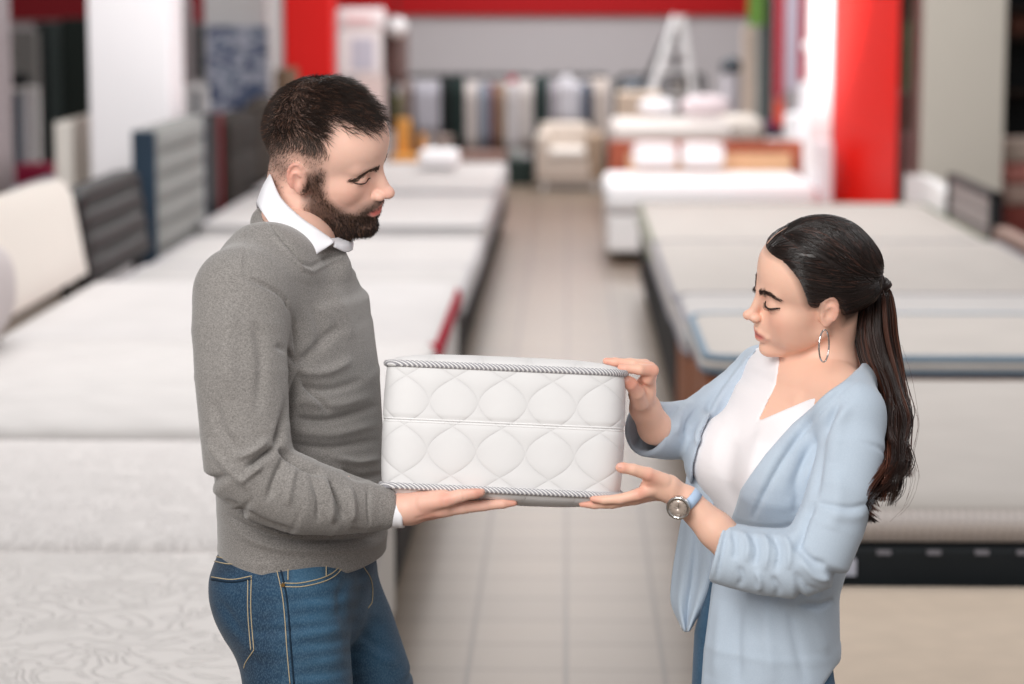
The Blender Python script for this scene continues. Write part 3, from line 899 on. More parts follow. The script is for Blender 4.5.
# ------------------------------------------------------------------ silver step ladder
def ladder():
    D = 26.4; e = empty('step_ladder', (P(672, 70, D)[0], D, 0), 'silver folding ladder standing among the racks at the back wall', 'ladder')
    top = P(679, 16, D); zt = top[2]
    for s, bx in ((0, 655), (1, 692)):
        q = P(bx, 90, D); dx = (q[0] - top[0]) / (top[2] - q[2])
        foot = (top[0] + dx * zt, D, 0)
        MB().tube([(top[0] - (.03 if s == 0 else -.03), D, zt), foot], .045, 6).build('rail', plain('E8E8EA', .3), e)
        f2 = (foot[0] + .05, D + .9, 0)
        MB().tube([(top[0] - .05, D + .06, zt - .02), (foot[0] - .25, D + .7, 0)], .03, 6).build('rail', plain('55565A', .4, .5), e)
    qa, qb = P(655, 90, D), P(692, 90, D)
    for k in range(6):
        z = .25 + k * (zt - .35) / 6; t = (zt - z) / zt
        xa = top[0] + (qa[0] - top[0]) / (top[2] - qa[2]) * (zt - z); xb = top[0] + (qb[0] - top[0]) / (top[2] - qb[2]) * (zt - z)
        MB().box(xa, xb, D - .05, D + .03, z - .012, z + .012, .004).build('step', plain('E8E8EA', .3), e)
ladder()

# ------------------------------------------------------------------ far right display
p0 = P(731, 115, 27); 
e = empty('water_dispenser', (P(731, 90, 26)[0], 26, 0), 'white cylindrical column with dark cap by the beige post', 'dispenser')
rr = (P(741, 90, 26)[0] - P(721, 90, 26)[0]) / 2
MB().lathe([(rr * .9, 0), (rr, .1), (rr, P(0, 72, 26)[2] - .05), (rr * .8, P(0, 72, 26)[2])], P(731, 90, 26)[0], 26, 24).build('body', plain('B9B5BC', .4), e, smooth=True)
MB().lathe([(rr * .8, 0), (rr * 1.1, .02), (rr * 1.1, .10), (rr * .5, .16)], P(731, 90, 26)[0], 26, 24, P(0, 72, 26)[2]).build('cap', plain('444B52', .4), e, smooth=True)
slab('display_post', 'beige post standing under the green panel', 'post', 743, 757, 26, 120, 25.0, .2, plain('C2B2A6', .6), to_floor=True)
slab('display_post', 'grey metal post beside the beige one', 'post', 758, 768, 24, 125, 24.6, .2, plain('7B8587', .5, vary=.3, scale=12), to_floor=True)
def panel_box(label, x0, x1, y0, y1, D, c_, name='display_panel', cat='banner', up=None, th=.03, **kw):
    a, b = P(x0, y1, D), P(x1, y0, D)
    z1 = up if up is not None else b[2]
    return MB().box(a[0], b[0], D, D + th, a[2], z1, .008).build(name, plain(c_, .5, **kw), label=label, cat=cat)
panel_box('green panel at the right end of the back wall', 748, 765, 0, 26, 24.2, '6D9A45', up=3.4)  # flat panel in mid-air, nothing built to hang it from
panel_box('black tall cabinet between grey post and crimson banner', 764, 773.5, 0, 250, 24.0, '1E2624', 'tall_cabinet', 'cabinet', up=2.6, th=.5)
panel_box('crimson banner narrow and tall beside the white panel', 774, 785, 0, 98, 22.0, 'C01434', up=3.3)
panel_box('orange red banner below the narrow crimson one', 774, 785, 99, 126, 22.02, 'EE4A25', 'display_panel', 'banner')
panel_box('tall white panel between the two crimson banners', 785, 800, 0, 90, 22.3, 'DDD8EA', 'display_panel', 'banner', up=3.3)
panel_box('wide crimson banner behind the round white ornament', 799, 821, 5, 80, 21.0, 'C81C36', up=3.3)
def dresser():
    D = 20.6; e = empty('dresser', (P(812, 120, D)[0], D, 0), 'glossy white dresser stack left of the red pillar', 'dresser')
    x0, x1 = P(790, 0, D)[0], P(832, 0, D)[0]; zt = P(0, 84, D)[2]
    MB().box(x0 + .12, x1, D, D + .5, 0, zt, .02).build('body', plain('E9E9EE', .3), e)
    MB().box(x0, x0 + .13, D + .05, D + .45, 0, zt - .25, .02).build('side_unit', plain('F1F1F4', .3), e)
    k = 6
    for i in range(k):
        z0 = .05 + i * (zt - .1) / k; o = MB().box(x0 + .15, x1 - .03, D - .018, D, z0, z0 + (zt - .1) / k - .02, .004).build('drawer', plain('F3F3F6', .25), e)
        MB().box((x0 + x1) / 2, (x0 + x1) / 2 + .10, D - .03, D - .018, z0 + .07, z0 + .085, .003).build('handle', M_SILV, o)
dresser()
cushion('cushion', 'dark purple cushion on the display beside the dresser', 'cushion', (P(781, 130, 22.2)[0], 22.5, P(781, 132, 22.2)[2] + .03), (.13, .12, .08), plain('4B2A4D', .7))
slab('pedestal', 'white pedestal under the purple cushion', 'pedestal', 768, 793, 139, 180, 22.35, .35, M_WHITE, to_floor=True)
slab('white_cabinet', 'low white cabinet in front of the white dresser', 'cabinet', 817.5, 833, 142, 205, 18.45, .40, plain('EDEDF1', .35), to_floor=True)
# between the red and grey pillars
slab('tall_cabinet', 'black narrow cabinet right of the red pillar', 'cabinet', 897, 906, 0, 90, 19.8, .4, plain('2E3234', .5), to_floor=True, up=2.6)
slab('tall_cabinet', 'pinkish brown low cabinet right of the red pillar', 'cabinet', 895, 908, 92, 190, 19.0, .4, plain('867370', .6), to_floor=True)
slab('room_divider', 'moss green panel left of the grey pillar', 'panel', 906, 922, 20, 132, 20.4, .06, plain('74805F', .6, vary=.3, scale=5), to_floor=True, up=P(0, 22, 20.4)[2])
slab('room_divider', 'dark olive patterned panel rising above the moss green one', 'panel', 903, 924, -30, 45, 21.0, .06, plain('5A5746', .6, vary=.5, scale=9), to_floor=True)
slab('white_cabinet', 'plain white cabinet left of the grey pillar', 'cabinet', 909.5, 923, 133, 185, 18.4, .35, plain('C9C6C0', .6), to_floor=True)
# behind the grey pillar, right edge
def shelf_r():
    D = 19.5; x0, x1 = P(1004, 0, D)[0], P(1075, 0, D)[0]
    e = empty('shelving_unit', ((x0 + x1) / 2, D, 0), 'dark shelving unit at the right edge behind the grey pillar', 'shelf')
    MB().box(x0, x1, D + .38, D + .42, 0, 2.4, .005).build('back_panel', plain('17191B', .6), e)
    for x in (x0, x1 - .03): MB().box(x, x + .03, D, D + .4, 0, 2.4, .004).build('side_panel', plain('202325', .6), e)
    for y in (10, 38, 92, 142): 
        z = P(0, y, D)[2]; MB().box(x0, x1, D, D + .4, z - .015, z + .015, .003).build('shelf', plain('3A2C24', .6), e)
    MB().box(x0 + .05, x1, D + .05, D + .35, P(0, 37, D)[2] + .016, P(0, 14, D)[2] - .016, .02).build('drawer', plain('5C3526', .5), e)
shelf_r()
def crates():
    D = 18.2; 
    for i, (y0, y1, c_, lab) in enumerate(((140, 163, 'B8A79C', 'beige folded blanket topmost at the right edge'), (164, 184, 'C07E76', 'salmon folded blanket at the right edge'), (185, 206, 'B9A096', 'dusty pink folded blanket at the right edge'), (207, 236, '8E4A43', 'brick red folded blanket lowest at the right edge'))):
        a, b = P(1005, y1, D), P(1070, y0, D)
        MB().box(a[0], b[0], D, D + .5, a[2] + .002, b[2], .03, 3).build('folded_blanket', plain(c_, .9, vary=.2, scale=9), smooth=True, label=lab, cat='blanket', group='folded blankets at the right edge')
    a = P(1005, 236, D); b = P(1070, 236, D)
    slab('pedestal', 'dark pedestal under the folded blankets', 'pedestal', 1003, 1072, 238, 300, D - .02, .55, plain('2A2422', .6), to_floor=True)
crates()

# ------------------------------------------------------------------ left background
def picture():
    D = 22.2; a, b = P(207, 112, D), P(267, 26, D)
    t = NT('cloud_print'); v = t.coord((1, 1, 1.6))
    nz = t.n('ShaderNodeTexNoise', Scale=5.0, Detail=3.0, Distortion=.6); t.l(v, nz.inputs['Vector'])
    t.color(t.ramp(nz.outputs['Fac'], [(.30, hexc('20305A')), (.45, hexc('56688C')), (.52, hexc('D8D9E6')), (.60, hexc('8C9AB2')), (.68, hexc('32466E')), (.8, hexc('EEEFF4'))]))
    t.set(Roughness=.4)
    e = empty('wall_picture', ((a[0] + b[0]) / 2, D, (a[2] + b[2]) / 2), 'blue and white cloudy picture on the white partition', 'picture')
    MB().box(a[0], b[0], D, D + .06, a[2], b[2], .006).build('print', t.m, e)
    MB().box(a[0] - .0, b[0], D + .055, D + .09, a[2] - .0, b[2], .006).build('backing', plain('2E3648', .5), e)
picture()
slab('display_panel', 'dark grey panel left of the blue picture', 'banner', 192, 206, 24, 80, 23.0, .06, plain('4E5152', .6))  # flat panel in mid-air, like the one above it; no support built
slab('display_panel', 'dark red panel above the dark grey one', 'banner', 190, 206, -20, 23, 23.0, .06, plain('A01224', .5))
cloth_panel('hanging_rug', 'pale mottled rug hanging right of the white pillar', 'rug', 181, 192, 2, 120, 22.0, plain('A49A9C', .9, vary=.35, scale=18), waves=1)
def frame_rack(lab, x0, x1, y0, y1, D, cols):
    a, b = P(x0, y1, D), P(x1, y0, D)
    e = empty('sample_stand', ((a[0] + b[0]) / 2, D, 0), lab, 'stand')
    for x in (a[0], b[0]): MB().box(x - .02, x + .02, D, D + .04, 0, b[2], .004).build('post', M_WHITE, e)
    MB().box(a[0], b[0], D, D + .04, b[2] - .05, b[2], .004).build('rail', M_WHITE, e)
    n = len(cols); w = (b[0] - a[0] - .08) / n
    for i, c_ in enumerate(cols):
        MB().box(a[0] + .04 + i * w, a[0] + .04 + (i + .92) * w, D + .01, D + .05, a[2], b[2] - .06, .01).build('sample_board', plain(c_, .7), e)
frame_rack('white stand holding dark and white boards by the picture', 187, 206, 84, 140, 21.6, ['D6D6DA', '2C3538', 'E4E4E8'])
frame_rack('white stand holding navy and white boards at the far left', 8, 36, 86, 166, 21.5, ['263545', '3C4F63', 'E3E1E5', 'C6C2C6'])
cloth_panel('curtain', 'mottled pink curtain cut by the left edge', 'curtain', -40, 8, -20, 200, 17.2, plain('CBBFC2', .9, vary=.2, scale=16), waves=4, amp=.03)
slab('standing_board', 'grey tall board behind the navy and white stand', 'board', 8, 36, 30, 84, 22.9, .2, plain('7C7A78', .7), to_floor=True)
slab('tall_cabinet', 'black wardrobe at the far left, left of the pale-edged one', 'wardrobe', 36, 47.6, 22, 170, 23.5, .5, plain('161E1F', .5), to_floor=True)
slab('tall_cabinet', 'dark grey wardrobe with pale edge between two black ones', 'wardrobe', 48, 61.6, 22, 170, 23.5, .5, plain('3F4847', .5), to_floor=True)
slab('tall_cabinet', 'black green wardrobe touching the white pillar', 'wardrobe', 62, 92, 18, 170, 23.5, .5, plain('19231F', .5), to_floor=True)
p = P(17, 80, 20.8)
cushion('cushion', 'black cushion resting on top of the navy and white stand', 'cushion', (P(17, 80, 21.52)[0], 21.52, P(17, 86, 21.52)[2] + .055), (.12, .10, .06), plain('15181B', .7))
slab('storage_chest', 'magenta chest behind the cream headboard', 'chest', 11, 52, 166, 188, 19.5, .5, plain('8C1238', .6), to_floor=True)
slab('display_table', 'pale blue table top at the far left', 'table', 10, 56, 188, 215, 17.0, 1.2, plain('C5CBD8', .5), to_floor=True)
slab('room_divider', 'black panel standing behind the tan headboard', 'panel', 236, 268, 140, 180, 22.7, .08, plain('35302C', .6), to_floor=True)

# ------------------------------------------------------------------ light
w = bpy.data.worlds.new('shop_air'); SC.world = w; w.use_nodes = True
w.node_tree.nodes['Background'].inputs['Color'].default_value = (1.0, .985, .98, 1)
w.node_tree.nodes['Background'].inputs['Strength'].default_value = .30
def area(name, loc, tgt, size, energy, col=(1, 1, 1), sy=None):
    l = bpy.data.lights.new(name, 'AREA'); l.shape = 'RECTANGLE'; l.size = size; l.size_y = sy or size; l.energy = energy; l.color = col
    o = bpy.data.objects.new(name, l); COL.objects.link(o); o.location = loc
    o.rotation_euler = (Vector(tgt) - Vector(loc)).to_track_quat('-Z', 'Y').to_euler()
    return o
area('key_light', (-1.2, .5, 3.2), (0, 3.8, 1.2), 1.9, 108, (1, .985, .96))  # added key light on the two people, no lamp seen there
area('fill_light_right', (3.2, 4.5, 4.0), (0, 4.0, 1.1), 1.6, 22)  # added fill from the right, unseen source
for k, (x, y, en) in enumerate(((-1.9, 9, 85), (1.9, 9, 62), (-1.8, 15, 90), (1.8, 15, 85), (0, 21, 130), (0, 26, 165))):
    area('overhead_fill', (x, y, 4.1), (x, y, 0), 2.2, en, (1, .98, .97))  # unseen area lights added overhead; no ceiling is built
area('overhead_fill', (-.9, 11.5, 3.7), (-2.9, 16, 1.4), 1.2, 45)  # extra area light added to brighten the white pillar and nearby headboard
sp = bpy.data.lights.new('display_spot', 'SPOT'); sp.energy = 900; sp.spot_size = math.radians(24); sp.spot_blend = .8; sp.shadow_soft_size = .15
so = bpy.data.objects.new('display_spot', sp); COL.objects.link(so); so.location = (1.0, 16.6, 3.5)
so.rotation_euler = (Vector((1.98, 18.8, 1.95)) - Vector(so.location)).to_track_quat('-Z', 'Y').to_euler()

vs = SC.view_settings; vs.view_transform = 'Standard'; vs.look = 'None'; vs.gamma = 1; vs.exposure = 0.40; vs.use_curve_mapping = False
SC.display_settings.display_device = 'sRGB'
# ================================================================== PEOPLE: shared
def m_skin(name, sss=.12):
    t = NT(name); a = t.n('ShaderNodeAttribute', _attribute_name='Col')
    nz = t.n('ShaderNodeTexNoise', Scale=60.0, Detail=4.0); t.l(t.coord(), nz.inputs['Vector'])
    t.color(t.mix(t.math('MULTIPLY', nz.outputs['Fac'], .06), a.outputs['Color'], hexc('B86A55')))
    t.set(Roughness=.48, Subsurface__Weight=sss, Subsurface__Scale=.006)
    t.b.inputs['Subsurface Radius'].default_value = (1.0, .35, .2)
    t.b.inputs['Specular IOR Level'].default_value = .4
    nb = t.n('ShaderNodeTexNoise', Scale=900.0, Detail=2.0); t.l(t.coord(), nb.inputs['Vector'])
    t.bump(nb.outputs['Fac'], .12, .0006)
    return t.m

def m_attr(name, rough, spec=.5, aniso=0.0, sheen=0.0):
    t = NT(name); a = t.n('ShaderNodeAttribute', _attribute_name='Col'); t.l(a.outputs['Color'], t.b.inputs['Base Color'])
    t.set(Roughness=rough, Anisotropic=aniso, Sheen__Weight=sheen); t.b.inputs['Specular IOR Level'].default_value = spec
    return t.m

class Frame:
    def __init__(self, o, R, s=1.0): self.o = np.asarray(o, float); self.R = R; self.s = s
    def __call__(self, x, y, z): return self.o + self.R @ (np.array([x, y, z], float) * self.s)
    def inv(self, V): return ((V - self.o) @ self.R) / self.s

def build_head(S, f, fem=False):
    s = f.s
    E = lambda c, r, k=.0, sub=False, R=None: S.ell(f(*c), np.asarray(r) * s, f.R if R is None else f.R @ R, k * s, sub)
    C = lambda a, b, ra, rb, k=.0, sub=False: S.cap(f(*a), f(*b), ra * s, rb * s, k * s, sub)
    CH = lambda pts, rr, k, sub=False: S.chain([f(*p) for p in pts], [r * s for r in rr], k * s, sub)
    if fem: E((-.012, 0, .035), (.090, .076, .084))
    else: E((-.008, 0, .036), (.085, .075, .085))
    E((.024, 0, .040), (.067 if not fem else .063, .066, .062), .02)
    if fem:
        E((.026, 0, -.028), (.057, .055, .071), .02)
        for q in (-1, 1):
            E((.048, q * .038, -.022), (.028, .024, .024), .018)
            C((-.002, q * .047, -.052), (.056, q * .013, -.092), .013, .011, .024)
            C((.079, q * .010, .019), (.068, q * .038, .020), .008, .007, .014)
        for q in (-1, 1): E((.042, q * .036, -.045), (.032, .024, .034), .02)
        E((.062, 0, -.055), (.032, .030, .030), .02)
        E((.075, 0, -.094), (.016, .016, .014), .016)
        for q in (-1, 1): C((-.004, q * .060, -.084), (.046, q * .034, -.112), .010, .009, .014, True)
    else:
        E((.030, 0, -.030), (.060, .061, .078), .02)
        E((.052, 0, .044), (.044, .052, .044), .02)
        for q in (-1, 1):
            E((.052, q * .040, -.018), (.027, .023, .024), .016)
            C((.0, q * .051, -.062), (.060, q * .020, -.098), .017, .015, .022)
            C((.082, q * .010, .020), (.070, q * .040, .022), .010, .009, .012)
        E((.066, 0, -.056), (.033, .034, .032), .018)
        E((.077, 0, -.098), (.020, .021, .017), .014)
    for q in (-1, 1):
        E((.097, q * .031, .003), (.019, .017, .0115), .012, True)
        E((.0722, q * .031, .001), (.0132, .0155, .0125), .006)
        # crease above the lid and below
        CH([(.090, q * .018, .0085), (.0885, q * .031, .0105), (.080, q * .044, .008)], [.0012, .0014, .001], .002, True)
        CH([(.090, q * .019, -.0045), (.0892, q * .031, -.0070), (.080, q * .044, -.0045)], [.0008, .0010, .0008], .0014, True)
    nr = 1.0 if not fem else .84
    C((.084, 0, .010), (.103 if not fem else .100, 0, -.024), .0085 * nr, .0090 * nr, .012)
    tip = (.110, 0, -.030) if not fem else (.108, 0, -.026)
    E(tip, np.array([.0100, .0095, .0090]) * nr, .006)
    C(tip, (.094, 0, -.040), .007 * nr, .006, .006)
    for q in (-1, 1):
        E((tip[0] - .011, q * .0118 * nr, tip[2] - .004), np.array([.0105, .0070, .0080]) * nr, .004)
        E((tip[0] - .004, q * .0068 * nr, tip[2] - .0125 * nr), (.0055, .0030, .0035), .002, True)
        CH([(tip[0] - .020, q * .0165 * nr, tip[2] + .002), (tip[0] - .022, q * .0175 * nr, tip[2] - .008)], [.0012, .001], .003, True)
    # lips
    L = .0046 if not fem else .0050
    lx, cy_, cz_ = (-.0040, .0275, .0028) if fem else (0, .024, 0)
    CH([(.083, -cy_, -.0620 + cz_), (.094 + lx, -.011, -.0570), (.0965 + lx, 0, -.0580), (.094 + lx, .011, -.0570), (.083, cy_, -.0620 + cz_)], [.0030, L, L, L, .0030], .005)
    CH([(.083, -cy_ + .003, -.0635 + cz_), (.0925 + lx, -.010, -.0685), (.0945 + lx, 0, -.0698), (.0925 + lx, .010, -.0685), (.083, cy_ - .003, -.0635 + cz_)], [.0030, L * 1.1, L * 1.2, L * 1.1, .0030], .005)
    CH([(.0855, -cy_ - .003, -.0610 + cz_), (.0985 + lx, -.013, -.0622), (.1020 + lx, 0, -.0632), (.0985 + lx, .013, -.0622), (.0855, cy_ + .003, -.0610 + cz_)], [.0009, .0012, .0013, .0012, .0009], .0025, True)
    # ears
    for q in (-1, 1):
        Re = rotm(0, 0, -q * 18) @ np.stack([[1, 0, 0], [0, 0, 1], [0, -1, 0]], 1) if q > 0 else rotm(0, 0, 18) @ np.stack([[1, 0, 0], [0, 0, 1], [0, -1, 0]], 1)
        lean = rotm(0, -10, 0); Re = lean @ Re
        es = .86
        o = np.array([-.007, q * .0765, -.004])
        def ep(x, y, z): return tuple(o + Re @ np.array([x, y, (-q) * z]) * es)
        E(ep(0, .003, 0), np.array([.0165, .0285, .0050]) * es, .004, False, Re)
        E(ep(.004, -.021, .0005), np.array([.0090, .0115, .0042]) * es, .004, False, Re)
        E(ep(.004, -.002, .0085), np.array([.0095, .0125, .0085]) * es, .002, True, Re)
        E(ep(-.002, .015, .0075), np.array([.0085, .0085, .0045]) * es, .002, True, Re)
        th = np.linspace(-.9, 3.9, 12)
        CH([ep(.0150 * math.cos(t), .004 + .0265 * math.sin(t), .0035) for t in th], [.0030 * es] * 12, .002)
        th = np.linspace(.6, 3.6, 8)
        CH([ep(.0085 * math.cos(t) - .001, -.002 + .0165 * math.sin(t) , .0045) for t in th], [.0022 * es] * 8, .002)
        C(ep(.013, -.004, .003), ep(.012, -.011, .003), .0035, .003, .003)
        C(tuple(o + np.array([.004, -q * .012, .012])), tuple(o + np.array([.004, -q * .012, -.014])), .012, .011, .006)

def inpoly(q, poly):
    """vectorised point in polygon"""
    x, y = q[:, 0], q[:, 1]; r = np.zeros(len(q), bool); p = np.asarray(poly, float); n = len(p)
    for i in range(n):
        x1, y1 = p[i]; x2, y2 = p[(i + 1) % n]
        c = ((y1 > y) != (y2 > y)) & (x < (x2 - x1) * (y - y1) / (y2 - y1 + 1e-12) + x1); r ^= c
    return r

def soft_poly(q, poly, w):
    p = np.asarray(poly, float); d, _ = seg_dist2(q, np.vstack([p, p[:1]])); ins = inpoly(q, poly)
    return np.clip(.5 + np.where(ins, d, -d) / w * .5, 0, 1)

def lerpc(c, t, new): return c + (np.asarray(new)[None, :] - c) * t[:, None]

def gauss(c, p, r): return np.exp(-(((c - np.asarray(p)) / np.asarray(r)) ** 2).sum(1))

def sample_surface(V, Fq, weight, n, rng):
    a, b, c, d = V[Fq[:, 0]], V[Fq[:, 1]], V[Fq[:, 2]], V[Fq[:, 3]]
    ar = .5 * np.linalg.norm(np.cross(c - a, d - b), axis=1) * weight[Fq].mean(1)
    i = rng.choice(len(Fq), size=n, p=ar / ar.sum()); u = rng.random((n, 1)); v = rng.random((n, 1))
    pts = (a[i] * (1 - u) + b[i] * u) * (1 - v) + (d[i] * (1 - u) + c[i] * u) * v
    N = np.cross(c - a, d - b)[i]; N /= np.linalg.norm(N, axis=1)[:, None] + 1e-12
    return pts, N

def hand(S, wrist, palm, fingers, k=.0025):
    """palm: list of (a, b, ra, rb); fingers: list of (points, radii)"""
    for a, b, ra, rb in palm: S.cap(a, b, ra, rb, .010)
    for pts, rr in fingers:
        T = Sdf.__new__(Sdf); T.lo, T.h, T.n = S.lo, S.h, S.n; T.D = np.full(S.n, .08, F32)
        T.chain(pts, rr, .0025)
        S.D = smin(S.D, T.D, k)

def sheet(rows, n=24, m=8, th=.002):
    """cloth between edge curves (world points), with real thickness"""
    R_ = np.stack([crom(r, n) for r in rows])            # rows x n x 3
    G = np.stack([crom(R_[:, i], m) for i in range(n)], 1)  # m x n x 3
    du = np.gradient(G, axis=1); dv = np.gradient(G, axis=0); N = np.cross(du, dv); N /= np.linalg.norm(N, axis=2)[..., None] + 1e-12
    A = (G + N * th / 2).reshape(-1, 3); B = (G - N * th / 2).reshape(-1, 3); V = np.vstack([A, B]); o = m * n; Fq = []
    for j in range(m - 1):
        for i in range(n - 1):
            q = j * n + i; Fq.append((q, q + 1, q + n + 1, q + n)); Fq.append((o + q, o + q + n, o + q + n + 1, o + q + 1))
    for i in range(n - 1):
        q = i; Fq.append((q, o + q, o + q + 1, q + 1)); q = (m - 1) * n + i; Fq.append((q, q + 1, o + q + 1, o + q))
    for j in range(m - 1):
        q = j * n; Fq.append((q, q + n, o + q + n, o + q)); q = j * n + n - 1; Fq.append((q, o + q, o + q + n, q + n))
    return V, np.array(Fq)

SKIN_M = m_skin('skin')
HAIR_M = m_attr('hair_short', .45, .4)
def rot_cols(v): v = np.asarray(v, float); return v / np.linalg.norm(v)

def m_denim(name, hx, dark, light):
    t = NT(name); v = t.coord(); a = t.n('ShaderNodeAttribute', _attribute_name='Col')
    nz = t.n('ShaderNodeTexNoise', Scale=9.0, Detail=5.0, Roughness=.6); t.l(t.coord((1, 1, 2.2)), nz.inputs['Vector'])
    n2 = t.n('ShaderNodeTexNoise', Scale=650.0, Detail=2.0); t.l(t.coord((1, 1, .5)), n2.inputs['Vector'])
    c = t.mix(t.ramp(nz.outputs['Fac'], [(.3, (0, 0, 0)), (.7, (1, 1, 1))]), hexc(dark), hexc(hx))
    sep = t.n('ShaderNodeSeparateColor'); t.l(a.outputs['Color'], sep.inputs[0])
    c = t.mix(t.math('MULTIPLY', sep.outputs[0], 1.0), c, hexc(light))
    c = t.mix(t.math('MULTIPLY', t.ramp(n2.outputs['Fac'], [(.45, (0, 0, 0)), (.62, (1, 1, 1))]), .16), c, hexc('7FA2B8'))
    t.color(c); t.set(Roughness=.8, Sheen__Weight=.1)
    w = t.n('ShaderNodeTexWave', _bands_direction='DIAGONAL', Scale=260.0); t.l(v, w.inputs['Vector'])
    b = t.bump(w.outputs['Fac'], .2, .0008); t.bump(n2.outputs['Fac'], .2, .001, b)
    return t.m

def m_knit(name, c1, c2, rib=False):
    t = NT(name); v = t.coord()
    n1 = t.n('ShaderNodeTexNoise', Scale=420.0, Detail=3.0, Roughness=.75); t.l(t.coord((1, 1, 1.6)), n1.inputs['Vector'])
    n2 = t.n('ShaderNodeTexNoise', Scale=7.0, Detail=2.0); t.l(v, n2.inputs['Vector'])
    c = t.mix(t.ramp(n1.outputs['Fac'], [(.36, (0, 0, 0)), (.64, (1, 1, 1))]), hexc(c1), hexc(c2))
    t.color(t.mix(t.math('MULTIPLY', n2.outputs['Fac'], .15), c, hexc(c1)))
    t.set(Roughness=.95, Sheen__Weight=.35, Sheen__Roughness=.5)
    b = t.bump(n1.outputs['Fac'], .35, .0015)
    return t.m

# ================================================================== MAN
MY = 3.80
mpx = mpp(3.80, 400)
man_root_xy = P(300, 684, MY)

fm = Frame(P(323.5, 154.5, 3.79), rotm(24.7, 15.9, -15), 1.04)
rng = np.random.default_rng(3)

Sm = Sdf(P(255, 275, 3.95) * [1, 0, 1] + [0, 3.63, 0], P(405, 62, 3.7) * [1, 0, 1] + [.0, 3.95, 0], .0016)
build_head(Sm, fm)
nb_ = P(292, 238, 3.82)
Sm.cap(fm(-.030, 0, -.045), nb_, .056, .054, .022)
Sm.cap(fm(.012, 0, -.085), P(325, 250, 3.81), .022, .03, .03)   # throat
Sm.blur(1)
Vh, Fh = Sm.mesh(); Vh, Fh = keep_large(Vh, Fh); Vh = smooth_mesh(Vh, Fh, 1, .4)

# right hand (thumb side towards the camera), palm up below the sample
def q(px, py, Y): return P(px, py, Y)
m36 = mpp(3.58, 500)
Hm = Sdf(q(370, 560, 3.48) * [1, 0, 1] + [0, 3.50, 0], q(530, 470, 3.7) * [1, 0, 1] + [0, 3.70, 0], .0014)
hand(Hm, None, [(q(372, 508, 3.590), q(412, 509, 3.590), .0255, .0235), (q(408, 508, 3.580), q(446, 507, 3.572), .021, .015), (q(408, 510, 3.600), q(446, 508, 3.615), .022, .014),
                (q(420, 503, 3.575), q(444, 499, 3.560), .018, .0145), (q(430, 508, 3.63), q(452, 505, 3.64), .015, .011)], [
    ([q(424, 503, 3.566), q(446, 500, 3.553), q(462, 495, 3.549), q(475, 492.5, 3.551), q(480, 492, 3.552)], [.0150, .0118, .0098, .0092, .0078]),
    ([q(440, 510, 3.570), q(463, 507.5, 3.572), q(484, 505.5, 3.576), q(503, 503.8, 3.580), q(514, 503, 3.583)], [.0115, .0095, .0082, .0070, .0050]),
    ([q(442, 509, 3.592), q(466, 505.5, 3.594), q(488, 503.5, 3.598), q(508, 502, 3.602), q(517, 501.5, 3.604)], [.0110, .0095, .0084, .0072, .0050]),
    ([q(442, 508, 3.613), q(465, 504, 3.616), q(486, 502, 3.620), q(503, 500.5, 3.624)], [.0105, .0088, .0076, .0055]),
    ([q(444, 506, 3.633), q(463, 502, 3.640), q(479, 500, 3.645), q(491, 499, 3.648)], [.0095, .0078, .0066, .0048])])
# tendon hollow at the thumb root and creases
Hm.chain([q(418, 520, 3.560), q(436, 515, 3.552), q(452, 508.5, 3.548)], [.002, .0026, .0015], .006, True)
Hm.chain([q(462.5, 487, 3.541), q(463.5, 500, 3.541)], [.0006, .0006], .002, True)
Hm.blur(1)
Vr, Fr_ = Hm.mesh(); Vr, Fr_ = keep_large(Vr, Fr_)

# left hand, holding the far lower edge of the sample
Hl = Sdf(q(385, 545, 3.95) * [1, 0, 1] + [0, 3.84, 0], q(500, 430, 4.0) * [1, 0, 1] + [0, 4.02, 0], .0024)
hand(Hl, None, [(q(388, 500, 3.95), q(412, 496, 3.95), .026, .024), (q(412, 496, 3.94), q(440, 492, 3.925), .022, .015), (q(412, 500, 3.955), q(440, 500, 3.945), .020, .014)], [
    ([q(415, 488, 3.945), q(432, 474, 3.930), q(445, 468, 3.918)], [.014, .011, .008]),
    ([q(436, 490, 3.925), q(456, 493, 3.910), q(474, 496, 3.890)], [.010, .009, .007]),
    ([q(436, 494, 3.930), q(458, 497, 3.915), q(478, 499, 3.890)], [.010, .009, .007]),
    ([q(436, 498, 3.940), q(457, 501, 3.925), q(474, 502, 3.900)], [.010, .0085, .007]),
    ([q(434, 501, 3.950), q(450, 504, 3.94), q(464, 505, 3.925)], [.009, .0075, .006])])
Vl, Fl = Hl.mesh()

# body under the clothes (coarse), from the neck to the feet
Xn = P(298, 684, 3.68)[0]; Xf = P(352, 684, 3.90)[0]
knN = np.array([Xn + .015, 3.67, .50]); anN = np.array([Xn - .02, 3.67, .09])
knF = np.array([Xf + .045, 3.91, .50]); anF = np.array([Xf + .02, 3.92, .09])
Bm = Sdf([-.75, 3.45, -.01], [-.05, 4.12, 1.66], .009)
chest = rot_cols([math.cos(math.radians(15)), -math.sin(math.radians(15)), 0])
TS = [(300, 240, .060, .09), (291, 275, .090, .150), (286, 335, .112, .180), (292, 385, .115, .180), (300, 440, .104, .165), (303, 500, .098, .155), (300, 560, .094, .148)]
Bm.tube([P(a, b, MY) for a, b, _, _ in TS], [(c, d) for _, _, c, d in TS], chest, .02)
Bm.cap(nb_, P(292, 262, MY), .050, .055, .02)
Bm.chain([P(248, 300, 3.62), P(243, 420, 3.56), P(255, 470, 3.55), P(330, 496, 3.56), P(385, 508, 3.585)], [.05, .045, .042, .036, .026], .02)
Bm.chain([P(300, 300, 3.99), P(296, 430, 4.04), P(310, 475, 4.05), P(392, 500, 3.95)], [.05, .045, .042, .026], .02)
